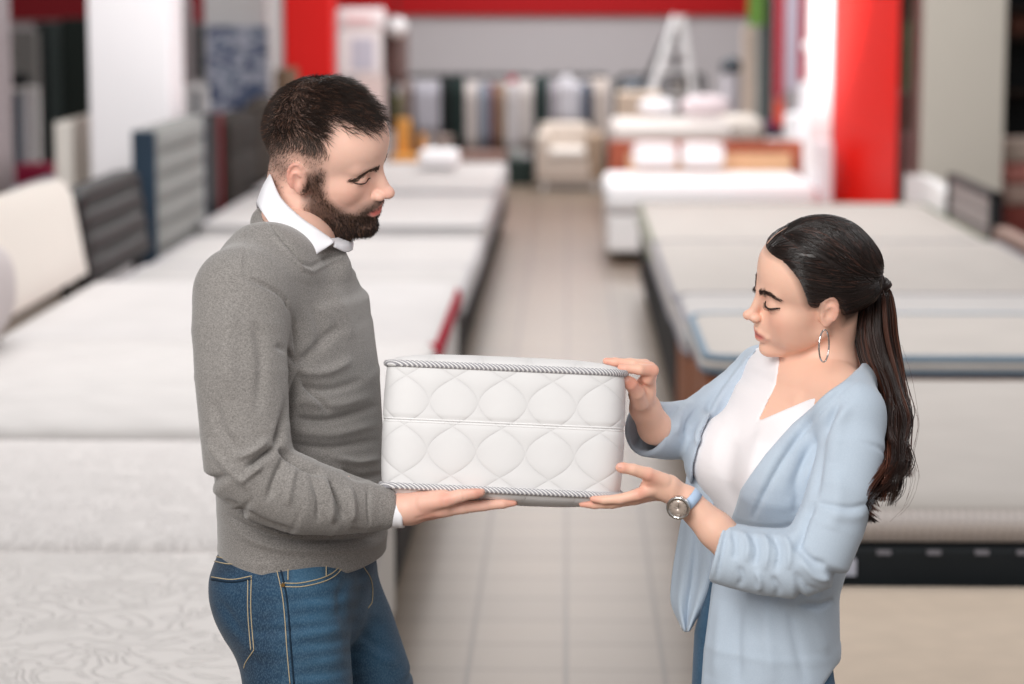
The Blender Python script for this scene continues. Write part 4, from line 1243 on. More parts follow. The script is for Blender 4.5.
for hx, kn, an in ((P(288, 600, 3.70), knN, anN), (P(320, 600, 3.89), knF, anF)):
    Bm.chain([hx, kn, an], [.066, .050, .038], .02); Bm.cap(an + [0, 0, -.03], an + [.15, -.02, -.045], .035, .03, .02)
Vb, Fb = Bm.mesh()
Vman, Fman = join([(Vh, Fh), (Vr, Fr_), (Vl, Fl), (Vb, Fb)])

# --- colours of skin, stubble and scalp
hc = fm.inv(Vh)
SK = np.array(hexc('F4C7B4')); col = np.tile(SK, (len(Vman), 1))
hn = len(Vh); c = col[:hn]
side = np.stack([hc[:, 0], hc[:, 2]], 1)
front_line = np.abs(hc[:, 1])
HAIRP = [(.105, .080), (.078, .085), (.066, .090), (.051, .092), (.038, .098), (.028, .100), (.020, .093), (.021, .081), (.023, .061), (.033, .046), (.030, .029), (.028, .011), (.018, -.006), (.008, -.018), (.006, .016), (-.006, .027), (-.022, .022), (-.030, -.012), (-.042, -.050), (-.12, -.050), (-.16, .05), (-.1, .17), (.10, .17)]
BEARDP = [(.030, .016), (.032, .002), (.033, -.016), (.038, -.030), (.053, -.046), (.068, -.057), (.077, -.056), (.085, -.047), (.095, -.0435), (.125, -.0415), (.125, -.14), (.06, -.14), (.030, -.098), (.008, -.078), (.003, -.042), (.006, -.012), (.012, .004)]
hm = soft_poly(side, HAIRP, .010); bmk = soft_poly(side, BEARDP, .010)
lipm = np.clip(gauss(hc, (.096, 0, -.0632), (.018, .0275, .0098)) * 2.8 - .9, 0, 1)
bmk = bmk * (1 - lipm)
c = lerpc(c, gauss(hc, (.070, -.045, -.022), (.03, .03, .022)) * .35 + gauss(hc, (.070, .045, -.022), (.03, .03, .022)) * .35, hexc('D98F78'))
c = lerpc(c, gauss(hc, (.112, 0, -.030), (.014, .02, .014)) * .35, hexc('DB8C78'))
c = lerpc(c, np.clip((np.abs(hc[:, 1]) - .074) / .01, 0, 1) * (np.abs(hc[:, 0] + .012) < .03) * .5, hexc('DE8270'))
tpv = np.clip((hc[:, 2] - .035 + .75 * np.maximum(0, -hc[:, 0] - .015)) / .045, 0, 1)
c = lerpc(c, hm * (.42 + .45 * tpv), hexc('4A3830'))
c = lerpc(c, bmk * .88, hexc('3A2A22'))
c = lerpc(c, lipm * .85, hexc('D4605A'))
c = lerpc(c, gauss(hc, (.088, -.031, .003), (.012, .020, .010)) * .18 + gauss(hc, (.088, .031, .003), (.012, .020, .010)) * .18, hexc('B8796A'))
col[:hn] = c
rn = len(Vr); pr = proj(Vr); hcl = col[hn:hn + rn]
for (x, y, r) in ((478, 492, 9), (514, 503, 9), (446, 500, 8), (430, 520, 14)): hcl = lerpc(hcl, np.exp(-((pr[:, 0] - x) ** 2 + (pr[:, 1] - y) ** 2) / r ** 2) * .5, hexc('D67F6C'))
hcl = lerpc(hcl, np.full(rn, .25), hexc('DDA590'))
col[hn:hn + rn] = hcl

man = mesh_obj('person', Vman, Fman, SKIN_M, None, True, col, label='bearded man in grey sweater and blue jeans holding the left end of the mattress sample', cat='person')

# --- head hair, beard, brows, lashes
def short_hair(name, pts, N, dirs, length, r0, colors, parent, lift=.5, m=4, curl=.0, seed=1):
    g = np.random.default_rng(seed); n = len(pts); t = np.linspace(0, 1, m)
    L = (length if np.ndim(length) else np.full(n, length)) * g.uniform(.6, 1.2, n)
    d0 = N * lift + dirs; d0 /= np.linalg.norm(d0, axis=1)[:, None]
    d0 += g.normal(0, .22, d0.shape)
    tang = dirs - N * (dirs * N).sum(1)[:, None]
    S_ = np.zeros((n, m, 3)); S_[:, 0] = pts - N * .001; step = L / (m - 1)
    for k in range(1, m):
        dd = d0 * (1 - k / m) + (tang + N * .12) * (k / m); dd /= np.linalg.norm(dd, axis=1)[:, None] + 1e-9
        S_[:, k] = S_[:, k - 1] + dd * step[:, None]
    R_ = np.linspace(1, .25, m)[None, :] * (r0 * g.uniform(.7, 1.2, n))[:, None]
    V, Fq = strands_mesh(S_, R_, 3)
    cc = np.repeat(colors, m * 3, axis=0)
    return mesh_obj(name, V, Fq, HAIR_M, parent, True, cc)

def wvec(f, x, y, z): return f.R @ rot_cols([x, y, z])

# hair: dense on top, clipped grey-brown at the sides
w_ = np.zeros(len(Vh)); w_[:] = hm * (hc[:, 0] > -.2)
w_ *= ~((np.abs(hc[:, 1]) > .0775) & (hc[:, 2] < .035))
topn = np.clip((hc[:, 2] - .030 + .75 * np.maximum(0, -hc[:, 0] - .015)) / .04, 0, 1)
pts, N = sample_surface(Vh, Fh, w_ * (.22 + .78 * topn), 17000, rng); pc = fm.inv(pts)
tp = np.clip((pc[:, 2] - .040 + .75 * np.maximum(0, -pc[:, 0] - .015)) / .042, 0, 1)
dirs = np.zeros_like(pts)
f_top = wvec(fm, .85, -.25, .1); f_side = wvec(fm, -.35, 0, -.9)
dirs = f_top[None] * tp[:, None] + f_side[None] * (1 - tp)[:, None]
back_ = np.clip((-pc[:, 0] - .02) / .06, 0, 1) * tp
dirs = dirs * (1 - back_)[:, None] + wvec(fm, -.75, -.1, -.25)[None] * back_[:, None] + wvec(fm, 0, -1, 0)[None] * (.9 * np.sin(math.pi * back_))[:, None]
dirs += rng.normal(0, .16, dirs.shape); dirs /= np.linalg.norm(dirs, axis=1)[:, None]
dk, gr = np.array(hexc('2B201B')), np.array(hexc('7E6C62'))
cc = dk[None] * tp[:, None] + (dk * .5 + gr * .5)[None] * (1 - tp)[:, None]
cc = cc * rng.uniform(.7, 1.35, (len(pts), 1)); hi_ = rng.random(len(pts)) < .06; cc[hi_] = hexc('7A5340')
short_hair('hair', pts, N, dirs, .0050 + .0215 * tp * (1 - .80 * np.clip((-pc[:, 0] - .0) / .06, 0, 1)), .00042, cc, man, .75)
# beard
w_ = bmk * (np.abs(hc[:, 1]) < .08)
pts, N = sample_surface(Vh, Fh, np.clip(w_ * 1.3 - .3, 0, 1), 12000, rng)
pc = fm.inv(pts); dirs = np.tile(wvec(fm, .25, 0, -.95), (len(pts), 1)) + rng.normal(0, .15, pts.shape)
cc = (np.array(hexc('3C2B21'))[None] * (1 - np.clip((-pc[:, 2] - .06) / .03, 0, 1))[:, None] + np.array(hexc('281B15'))[None] * np.clip((-pc[:, 2] - .06) / .03, 0, 1)[:, None]) * rng.uniform(.7, 1.5, (len(pts), 1)); hi_ = rng.random(len(pts)) < .1; cc[hi_] = hexc('8A6650')
short_hair('beard', pts, N, dirs, .0050 + .0035 * np.clip((-pc[:, 2] - .06) / .03, 0, 1) + .0 * pc[:, 0], .00042, cc, man, .5, seed=4)

treeh = bvh(Vh, Fh)
def brow(f, tree, parent, q_, pts_c, n, L, r, colr, seed, name='eyebrow'):
    g = np.random.default_rng(seed); base = crom(np.array(pts_c, float), 60); P_ = []; Nn = []; D_ = []
    for k in range(n):
        t = g.random(); i = int(t * 59); b_ = base[i] + g.normal(0, 1, 3) * [0, .0006, .0029 * (1 - .5 * t)]
        w0 = f(b_[0] + .03, q_ * b_[1], b_[2]); d = f.R @ np.array([-1, 0, 0.])
        hit = tree.ray_cast(Vector(w0), Vector(d))
        if hit[0] is None: continue
        P_.append(np.array(hit[0]) + np.array(hit[1]) * .0014); Nn.append(np.array(hit[1])); dv = base[min(i + 1, 59)] - base[max(i - 1, 0)]; dv = dv / np.linalg.norm(dv)
        D_.append(f.R @ np.array([dv[0], q_ * dv[1], dv[2] + .35 * (1 - t)]))
    P_ = np.array(P_); Nn = np.array(Nn); D_ = np.array(D_); D_ /= np.linalg.norm(D_, axis=1)[:, None]
    short_hair(name, P_, Nn, D_, L, r, np.array(colr)[None] * g.uniform(.7, 1.4, (len(P_), 1)), parent, .15, seed=seed)
for q_ in (-1, 1):
    brow(fm, treeh, man, q_, [(.095, .010, .0125), (.09, .020, .0150), (.083, .036, .0135), (.070, .051, .0055)], 480, .0070, .00038, hexc('523E33'), 11 + q_)

def lid_line(f, tree, q_, pts_c, r, mat, parent, name='eyelashes', out=.0006):
    pts = []
    for b_ in crom(np.array(pts_c, float), 22):
        hit = tree.ray_cast(Vector(f(b_[0] + .03, q_ * b_[1], b_[2])), Vector(f.R @ np.array([-1, 0, 0.])))
        if hit[0] is not None: pts.append(np.array(hit[0]) + np.array(hit[1]) * out)
    if len(pts) > 3:
        v, fc = tube_mesh(pts, np.array([.35] + [1] * (len(pts) - 2) + [.35]) * r, 6); return mesh_obj(name, v, fc, mat, parent)
M_LASH = plain('2A1C17', .6)
for q_ in (-1, 1):
    lid_line(fm, treeh, q_, [(.09, .0155, -.0040), (.09, .0240, -.0042), (.09, .034, -.0032), (.085, .042, -.0012), (.08, .0490, .0012)], .00095, M_LASH, man)

# --- shirt collar and cuff
M_SHIRT = plain('F0EFF4', .75, vary=.01, name='white_cotton')
Yc = MY - .075
top_e = [P(300, 236, 3.93), P(279, 200, 3.90), P(271, 176, 3.83), P(272, 178, 3.765), P(281, 198, 3.735), P(299, 216, 3.722), P(317, 229, 3.722), P(331, 239, 3.735)]
mid_e = [P(290, 240, 3.945), P(268, 208, 3.91), P(263, 190, 3.84), P(265, 190, 3.750), P(277, 212, 3.718), P(295, 232, 3.706), P(313, 244, 3.706), P(333, 243, 3.722)]
low_e = [P(284, 250, 3.95), P(262, 222, 3.915), P(257, 205, 3.84), P(259, 207, 3.738), P(272, 226, 3.704), P(288, 243, 3.694), P(307, 259, 3.694), P(318, 252, 3.708)]
v, fq = sheet([top_e, mid_e, low_e], 46, 12, .003); mesh_obj('shirt_collar', v, fq, M_SHIRT, man, True)
v, fq = sheet([[P(330, 239, 3.738), P(338, 238, 3.79), P(340, 234, 3.85)], [P(334, 243, 3.730), P(346, 245, 3.765), P(352, 240, 3.84)], [P(334, 247, 3.728), P(345, 252, 3.76), P(352, 250, 3.83)]], 16, 8, .003); mesh_obj('collar_wing', v, fq, M_SHIRT, man, True)
p_ = cast(bvh(*sheet([top_e, mid_e, low_e], 46, 12, .003)), 308, 253, .001)
if p_ is not None: MB().tube([p_, p_ + [0, -.002, 0]], .0035, 10).build('collar_button', plain('E4E4E8', .3), man)

S = Sdf(q(372, 545, 3.5) * [1, 0, 1] + [0, 3.52, 0], q(415, 470, 3.7) * [1, 0, 1] + [0, 3.68, 0], .0015)
S.tube([q(380, 509, 3.592), q(395, 510, 3.592), q(407, 511, 3.590)], [(.0265, .030), (.0265, .030), (.0262, .0295)], [0, 0, 1], 0, False, (False, True))
S.tube([q(392, 509.5, 3.592), q(420, 512, 3.590)], [(.0235, .027), (.0235, .027)], [0, 0, 1], .002, True)
v, fq = S.mesh(); mesh_obj('shirt_cuff', v, fq, M_SHIRT, man, True)

# --- sweater
KNIT = m_knit('grey_marl_knit', '6B6764', '9F9A96')
S = Sdf([-.66, 3.44, P(0, 572, 3.8)[2] - .03], [-.24, 4.16, P(0, 195, 3.8)[2] + .03], .0028)
u_ = chest
TS = [(298, 228, .048, .062), (294, 247, .066, .095), (289, 272, .098, .155), (286, 300, .122, .195), (285, 335, .130, .205), (291, 385, .131, .205), (299, 440, .124, .195), (303, 500, .124, .190), (304, 538, .126, .190), (304, 556, .124, .188)]
S.tube([P(a, b, MY) for a, b, _, _ in TS], [(c_, d_) for _, _, c_, d_ in TS], u_, .0, False, (False, True))
S.chain([P(288, 262, 3.76), P(266, 272, 3.69), P(247, 298, 3.615)], [.058, .066, .062], .04)
S.chain([P(305, 236, 3.86), P(300, 268, 3.97)], [.05, .06], .04)
# near arm
m36 = mpp(3.57, 450)
S.cap(P(240, 292, 3.60), P(239, 330, 3.58), .064, .066, .035)
arm = [(240, 292, 3.600, 44), (239, 330, 3.580, 45.5), (241, 375, 3.560, 45), (245, 430, 3.545, 43.5), (249, 464, 3.540, 44.5), (263, 481, 3.540, 41), (300, 496, 3.545, 38), (335, 503, 3.560, 32), (365, 507, 3.578, 26), (392, 509, 3.592, 20.5)]
T = Sdf.__new__(Sdf); T.lo, T.h, T.n = S.lo, S.h, S.n; T.D = np.full(S.n, .08, F32)
T.tube([P(a, b, y) for a, b, y, r in arm], [(r * m36, r * m36 * 1.02) for *_, r in arm], [0, 1, 0], 0, False, (False, True))
S.D = smin(S.D, T.D, .009)
# far arm
arm2 = [(300, 290, 3.98, 42), (298, 380, 4.03, 42), (303, 450, 4.05, 40), (318, 480, 4.04, 37), (360, 495, 4.0, 30), (390, 499, 3.955, 21)]
S.tube([P(a, b, y) for a, b, y, r in arm2], [(r * m36, r * m36) for *_, r in arm2], [0, 1, 0], .02, False, (False, True))
# neck opening, wrist opening
S.cap(P(266, 221, 3.83), P(286, 248, 3.79), .024, .04, .03); S.cap(P(332, 266, 3.775), P(322, 280, 3.77), .028, .03, .03)
S.cap(P(301, 234, MY), P(306, 180, MY), .053, .085, .006, True)
S.cap(P(392, 509, 3.592), P(410, 511, 3.592), .024, .026, .003, True)
S.D[:] = S.D
v, fq = S.mesh(); v, fq = keep_large(v, fq); v = smooth_mesh(v, fq, 2, .5)
FL = [  # (polyline, width px, height mm): minus = groove
    ([(244, 277), (262, 284), (282, 296), (293, 318), (296, 345), (297, 365)], 2.6, -2.2), ([(297, 365), (287, 352), (276, 345)], 4, -2.5),
    ([(300, 372), (290, 400), (282, 430), (276, 448)], 5, -5), ([(276, 448), (262, 457), (246, 468)], 3.5, -6), ([(280, 449), (300, 464), (322, 474)], 4, -6),
    ([(268, 440), (252, 452), (236, 458)], 4, 3), ([(262, 464), (250, 474), (240, 482)], 4, 2.5), ([(285, 458), (275, 478), (268, 500)], 4, -3), ([(295, 466), (290, 485), (288, 505)], 4, 2.5),
    ([(330, 480), (338, 500), (343, 520)], 4, -4), ([(322, 478), (330, 500), (332, 522)], 4, 3.5), ([(348, 486), (352, 505), (352, 522)], 3.5, 3), ([(310, 474), (318, 498), (318, 522)], 4, -2),
    ([(296, 366), (318, 348), (340, 326)], 6, -3), ([(298, 372), (325, 372), (352, 360)], 6, 3), ([(300, 386), (330, 390), (365, 380)], 5, -3), ([(300, 400), (335, 405), (372, 396)], 6, 2.2),
    ([(296, 418), (330, 420), (380, 405)], 4.5, -3.4), ([(292, 430), (330, 434), (380, 424)], 6, 2.4), ([(290, 444), (330, 448), (380, 440)], 4.5, -2.6), ([(330, 456), (356, 462), (382, 458)], 4.5, 3),
    ([(300, 372), (312, 392), (330, 412)], 4, -3), ([(342, 470), (362, 478), (384, 474)], 4, -3.5),
    ([(230, 300), (226, 350), (230, 400)], 12, 2.5), ([(255, 320), (262, 360), (258, 410)], 7, -2), ([(215, 400), (222, 430), (240, 452)], 6, -2),
    ([(206, 440), (222, 462), (250, 490)], 5, 2), ([(246, 214), (246, 245), (244, 277)], 1.8, -1.6),
    ([(262, 215), (276, 232), (292, 250), (309, 266), (325, 258), (342, 253)], 2.0, -1.8), ([(258, 212), (270, 231), (287, 252), (309, 272), (330, 262), (348, 256)], 2.2, 1.6),
    ([(222, 512), (250, 528), (290, 540), (340, 541), (386, 536)], 2.4, -3.0), ([(226, 522), (252, 540), (290, 550), (340, 550), (386, 546)], 5, 2.2), ([(368, 487), (368, 508), (370, 528)], 1.6, -1.4),
    ([(225, 500), (262, 522), (300, 534)], 4, -4), ([(350, 530), (368, 534), (386, 530)], 4, -3),
    ([(330, 285), (345, 310), (352, 340)], 8, 2), ([(312, 300), (322, 330), (318, 350)], 8, -2)]
v = folds(v, fq, [(a_, b_ * .8, c_ * 2.6) for a_, b_, c_ in FL])
nz_ = np.array([mnoise.noise(Vector((a * 9, b * 9, c_ * 6))) for a, b, c_ in v]); v = v + vnormals(v, fq) * (nz_ * .0022)[:, None]
mesh_obj('sweater', v, fq, KNIT, man, True)

# --- jeans
DEN = m_denim('blue_denim', '0E3957', '08243C', '4A7C9E')
S = Sdf([-.72, 3.48, .04], [-.02, 4.10, P(0, 528, 3.8)[2] + .03], .0042)
S.tube([P(299, 540, MY), P(297, 570, MY), P(297, 600, MY)], [(.110, .176), (.117, .182), (.113, .176)], u_, .0)
S.tube([P(288, 592, 3.70), P(291, 625, 3.685), P(298, 684, 3.68), knN + [0, 0, .02], anN], [(.102, .098), (.090, .092), (.086, .088), (.066, .068), (.060, .062)], [1, 0, 0], .028)
S.tube([P(320, 592, 3.88), P(339, 625, 3.895), P(363, 684, 3.905), knF, anF], [(.098, .094), (.090, .090), (.084, .086), (.066, .068), (.060, .062)], [1, 0, 0], .022)
S.ell(P(262, 592, 3.72), (.080, .085, .080), None, .03); S.ell(P(285, 592, 3.90), (.078, .085, .080), None, .03)
v, fq = S.mesh(); v, fq = keep_large(v, fq); v = smooth_mesh(v, fq, 2, .5)
v = folds(v, fq, [([(292, 565), (290, 620), (290, 684)], 2.2, .8), ([(352, 575), (340, 600), (350, 640), (349, 684)], 5, -4), ([(300, 600), (325, 606), (345, 603)], 4, 1.8), ([(298, 613), (322, 618), (350, 612)], 4, -2),
                ([(300, 624), (322, 632), (348, 626)], 4, 1.8), ([(298, 640), (322, 645), (348, 640)], 4, -2), ([(296, 656), (322, 661), (348, 655)], 4.5, 1.8), ([(300, 672), (322, 676), (348, 670)], 4, -1.6),
                ([(345, 590), (352, 606), (353, 622)], 6, 3), ([(356, 622), (368, 640), (385, 650)], 5, -3), ([(360, 640), (378, 656), (398, 664)], 5, 2.5), ([(218, 600), (236, 625), (246, 640)], 5, -2.5), ([(236, 640), (256, 652), (280, 650)], 5, 2),
                ([(355, 600), (370, 612), (384, 618)], 5, 2), ([(250, 560), (270, 590), (280, 640)], 6, -1.4)])
pj = proj(v); th = soft_poly(pj, [(298, 585), (350, 585), (352, 640), (348, 700), (300, 700)], 34) * .62
th = np.clip(th * (.72 + .28 * np.sin(pj[:, 1] * .42 + pj[:, 0] * .06)), 0, 1); far = soft_poly(pj, [(362, 600), (384, 600), (405, 700), (368, 700)], 26) * .35
wc = np.zeros((len(v), 3)); wc[:] = np.maximum(th, far)[:, None]
pk = soft_poly(pj, [(289, 560), (325, 560), (325, 584), (290, 586)], 4) * .42; wc = np.maximum(wc, pk[:, None])
jeans = mesh_obj('jeans', v, fq, DEN, man, True, wc)
tj = bvh(v, fq)
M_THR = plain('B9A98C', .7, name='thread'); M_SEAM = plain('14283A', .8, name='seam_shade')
def stitch(parent, tree, pts, r=.0009, mat=None, off=.0006, n=36, name='stitching'):
    L_ = cast_line(tree, pts, n, off)
    if len(L_) > 3: v_, f_ = tube_mesh(L_, r, 5); return mesh_obj(name, v_, f_, mat or M_THR, parent)
for pts_ in ([(213, 556), (230, 559), (252, 558)], [(213, 561), (230, 564), (252, 562)], [(211.5, 577), (232, 579.5), (252, 576)], [(251.5, 577), (251, 610), (254, 650)], [(248, 580), (248, 612), (251, 650)], [(254, 650), (246, 662), (244, 668)],
             [(275, 562), (283, 600), (287, 650), (290, 684)], [(282, 583), (300, 583), (322, 578), (335, 571), (341, 562), (339, 556)], [(282, 586.5), (302, 586.5), (325, 581), (338, 573), (344, 562), (342, 555)],
             [(288, 560), (288, 580)], [(326, 557), (326, 576)], [(288, 560), (306, 559), (326, 557.5)],
             [(360, 562), (371, 580), (372, 600), (368, 608)]):
    stitch(jeans, tj, pts_)
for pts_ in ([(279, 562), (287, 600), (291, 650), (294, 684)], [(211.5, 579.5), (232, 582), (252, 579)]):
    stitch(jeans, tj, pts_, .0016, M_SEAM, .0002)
p_ = cast(tj, 283, 585, .0012)
MB().tube([p_, p_ + [0, -.002, 0]], .0032, 10).build('rivet', plain('B08A55', .3, 1.0), jeans)
def shoe(parent, an, yaw, mat, L=.27):
    S = Sdf(an + [-.12, -.11, -.1], an + [.22, .09, .06], .005); R_ = rotm(0, 0, yaw)
    a = an.copy(); d = R_ @ np.array([1, 0, 0])
    S.tube([a + d * -.05 + [0, 0, -.045], a + d * .06 + [0, 0, -.050], a + d * .16 + [0, 0, -.058]], [(.036, .040), (.044, .036), (.040, .028)], [0, 1, 0], .01)
    S.cap(a + [0, 0, .02], a + [0, 0, -.04], .048, .044, .02)
    g = S.grid(); S.D = np.maximum(S.D, (.004 - g[2]).astype(F32))
    v_, f_ = S.mesh(); mesh_obj('shoe', v_, f_, mat, parent)
M_SHOE = plain('3A2A20', .5)
shoe(man, anN, -12, M_SHOE); shoe(man, anF, -18, M_SHOE)

# ================================================================== MATTRESS SAMPLE
def m_sample():
    t = NT('sample_quilt'); t.set(Roughness=.8, Sheen__Weight=.1)
    sx = t.n('ShaderNodeSeparateXYZ'); t.l(t.coord(), sx.inputs[0])
    K = 2 * math.pi / .074
    def wob(a, sgn):
        # zig-zag ogee lines: sin-bent diagonals in the x / z plane
        xx = t.math('MULTIPLY', sx.outputs[0], K * .5); zz = t.math('MULTIPLY', sx.outputs[2], K * .5 * sgn)
        bend = t.math('MULTIPLY', t.math('SINE', t.math('MULTIPLY', sx.outputs[2], K * 1.0)), .32 * sgn)
        s_ = t.math('ABSOLUTE', t.math('SINE', t.math('ADD', t.math('ADD', xx, zz), bend)))
        return t.math('POWER', t.math('ADD', s_, .0001), .35)
    h = t.math('MULTIPLY', wob(0, 1), wob(0, -1))
    t.color(t.mix(h, hexc('DAD8D8'), hexc('E2E0E0')))
    nb = t.n('ShaderNodeTexNoise', Scale=700.0); t.l(t.coord(), nb.inputs['Vector']); b = t.bump(nb.outputs['Fac'], .25, .0006)
    n3 = t.n('ShaderNodeTexNoise', Scale=24.0, Detail=2.0); t.l(t.coord(), n3.inputs['Vector']); b = t.bump(n3.outputs['Fac'], .3, .004, b)
    t.bump(h, .42, .006, b)
    return t.m
M_SAMP = m_sample()
c0 = P(502, 429, 3.585); W2, H2, D2 = .1815, .0905, .135
Rs = rotm(-10.0, 2.2, -1.0)          # top leans away from the camera
cs = c0 + Rs @ np.array([0, D2, 0])
NX, NYY = 60, 30
def sample_shape():
    """rounded block: superelliptic rings in the local x/y plane stacked over local z"""
    V = []; Fc = []; nr = 96
    prof = []
    for t in np.linspace(0, 1, 34): prof.append((-H2 + 2 * H2 * t, 'side', t))
    def ring(z, gx, sc=1.0):
        out = []
        for i in range(nr):
            a = 2 * math.pi * i / nr; ca, sa = math.cos(a), math.sin(a); e_ = .26
            x = math.copysign(abs(ca) ** e_, ca); y = math.copysign(abs(sa) ** e_, sa)
            out.append(((W2 + gx) * x * sc, (D2 + gx) * y * sc, z))
        return out
    rings = []
    for z, _, t in prof:
        bul = .004 * math.sin(math.pi * t) ** .5 - .0035 * math.exp(-((t - .535) / .018) ** 2) - .002 * math.exp(-((t - .47) / .012) ** 2)
        rings.append(ring(z, bul))
    cap_ = [(.97, .010), (.92, .016), (.80, .022), (.6, .026), (.35, .028), (.12, .029)]
    top = [ring(H2 + dz * .75, 0, sc) for sc, dz in cap_]; bot = [ring(-H2 - dz * .95, 0, sc) for sc, dz in cap_]
    allr = list(reversed(bot)) + rings + top
    for r in allr: V += r
    for k in range(len(allr) - 1):
        for i in range(nr):
            j = (i + 1) % nr; Fc.append((k * nr + i, k * nr + j, (k + 1) * nr + j, (k + 1) * nr + i))
    Fc.append(tuple(reversed(range(nr)))); Fc.append(tuple(range((len(allr) - 1) * nr, len(allr) * nr)))
    return V, Fc, ring
V, Fc, ringf = sample_shape()
samp = mesh_obj('mattress_sample', V, Fc, M_SAMP, None, True, label='white quilted mattress sample with grey piping held between the man and the woman', cat='mattress sample')
samp.location = cs; samp.rotation_euler = Matrix(Rs).to_euler()
def m_pipe():
    t = NT('striped_piping'); sx = t.n('ShaderNodeSeparateXYZ'); t.l(t.coord(), sx.inputs[0])
    s_ = t.math('SINE', t.math('MULTIPLY', t.math('ADD', t.math('ADD', sx.outputs[0], sx.outputs[1]), t.math('MULTIPLY', sx.outputs[2], 1.2)), 2 * math.pi / .0066))
    t.color(t.ramp(s_, [(.18, hexc('9C9AA0')), (.40, hexc('F0EEEE'))])); t.set(Roughness=.7); t.bump(s_, .5, .001); return t.m
M_PIPE = m_pipe()
for z in (H2 + .002, -H2 - .002):
    v_, f_ = tube_mesh(np.array(ringf(z, .0015)), .0052, 10, True)
    mesh_obj('piping', v_, f_, M_PIPE, samp, True, local=True)
for z in (.0005, .0045):
    v_, f_ = tube_mesh(np.array(ringf(z + .0045, .0022)), .0011, 6, True)
    mesh_obj('zipper_seam', v_, f_, M_WHITE, samp, True, local=True)
# ================================================================== WOMAN
WY = 3.76
fwm = Frame(P(811.0, 290.0, 3.72), rotm(0, 0, 190.4) @ rotm(0, 8.3, 0) @ rotm(-19.2, 0, 0), .945)
psi = math.radians(30)
wd = np.array([-math.cos(psi), -math.sin(psi), 0]); wl = np.array([math.sin(psi), -math.cos(psi), 0])   # facing / her left
def box_of(pts, m=.03):
    a = np.array(pts); return a.min(0) - m, a.max(0) + m

# head and neck
lo, hi = box_of([P(738, 360, 3.56), P(895, 205, 3.72), P(890, 500, 3.56), P(735, 400, 3.97)], .004)
S = Sdf(lo, hi, .0018)
build_head(S, fwm, True)
nb2 = P(822, 372, 3.765)
S.cap(fwm(-.030, 0, -.045), nb2, .0445, .047, .010)
S.cap(fwm(-.014, 0, -.070), P(815, 385, 3.755), .022, .026, .012)

# upper chest (skin seen in the neckline)
TW = [(806, 384, .050, .120), (802, 412, .078, .148), (792, 450, .100, .150), (784, 480, .102, .142), (778, 530, .080, .122), (771, 580, .080, .118), (769, 640, .088, .126), (769, 700, .092, .132)]
def wtorso(S, off=0.0, k=.0, secs=TW, flat=(False, False)):
    S.tube([P(a, b, WY) for a, b, _, _ in secs], [(c_ + off, d_ + off) for _, _, c_, d_ in secs], wd, k, False, flat)
def wchest(S, off, k=.03):
    for sgn in (-1, 1):
        S.ell(P(780, 462, WY) + wd * .055 + wl * (.068 * sgn), np.array([.052, .062, .058]) + off, None, k)
wtorso(S, 0, 0, TW[:5]); wchest(S, 0)
shN = P(850, 414, 3.625); shF = P(762, 372, 3.90)
S.cap(P(822, 380, WY), shN, .050, .046, .03); S.cap(P(812, 378, WY), shF, .048, .042, .03)
S.cap(nb2, P(818, 396, 3.765), .046, .060, .035)
S.cap(P(800, 401, 3.69), P(770, 398, 3.80), .006, .006, .02)     # collar bones
S.blur(1)
Vh2, Fh2 = S.mesh(); Vh2, Fh2 = keep_large(Vh2, Fh2); Vh2 = smooth_mesh(Vh2, Fh2, 1, .4)
Vc2, Fc2 = Vh2[:0], Fh2[:0]

# left hand (near, palm up under the sample) with forearm
H = Sdf(*box_of([P(572, 520, 3.50), P(760, 455, 3.50), P(760, 580, 3.72)], .012), .0013)
hand(H, None, [(P(742, 556, 3.575), P(716, 530, 3.577), .0310, .0268), (P(716, 530, 3.577), P(686, 501, 3.580), .0268, .0215),
               (P(686, 500, 3.580), P(668, 490, 3.578), .0205, .0185), (P(670, 489, 3.572), P(648, 488, 3.566), .0180, .0130), (P(672, 491, 3.592), P(650, 493, 3.600), .0170, .0110), (P(668, 484, 3.566), P(650, 478, 3.556), .0135, .0115)], [
    ([P(664, 481, 3.560), P(648, 474, 3.548), P(633, 469.5, 3.541), P(623, 467.8, 3.539), P(620, 467.5, 3.539)], [.0120, .0100, .0085, .0080, .0070]),
    ([P(652, 489, 3.562), P(638, 494.5, 3.555), P(620, 499, 3.556), P(604, 500, 3.560), P(593, 499, 3.564)], [.0108, .0088, .0076, .0064, .0050]),
    ([P(652, 493, 3.578), P(634, 499, 3.573), P(612, 503.5, 3.573), P(594, 504.5, 3.576), P(582, 504, 3.580)], [.0110, .0090, .0078, .0066, .0050]),
    ([P(654, 494, 3.597), P(636, 499, 3.594), P(616, 501.5, 3.594), P(600, 501, 3.597), P(590, 500, 3.600)], [.0105, .0085, .0073, .0062, .0046]),
    ([P(657, 494, 3.613), P(640, 498, 3.614), P(626, 498.5, 3.616), P(612, 498, 3.618)], [.0092, .0074, .0062, .0044])])
H.blur(1); Vn2, Fn2 = H.mesh(); Vn2, Fn2 = keep_large(Vn2, Fn2)

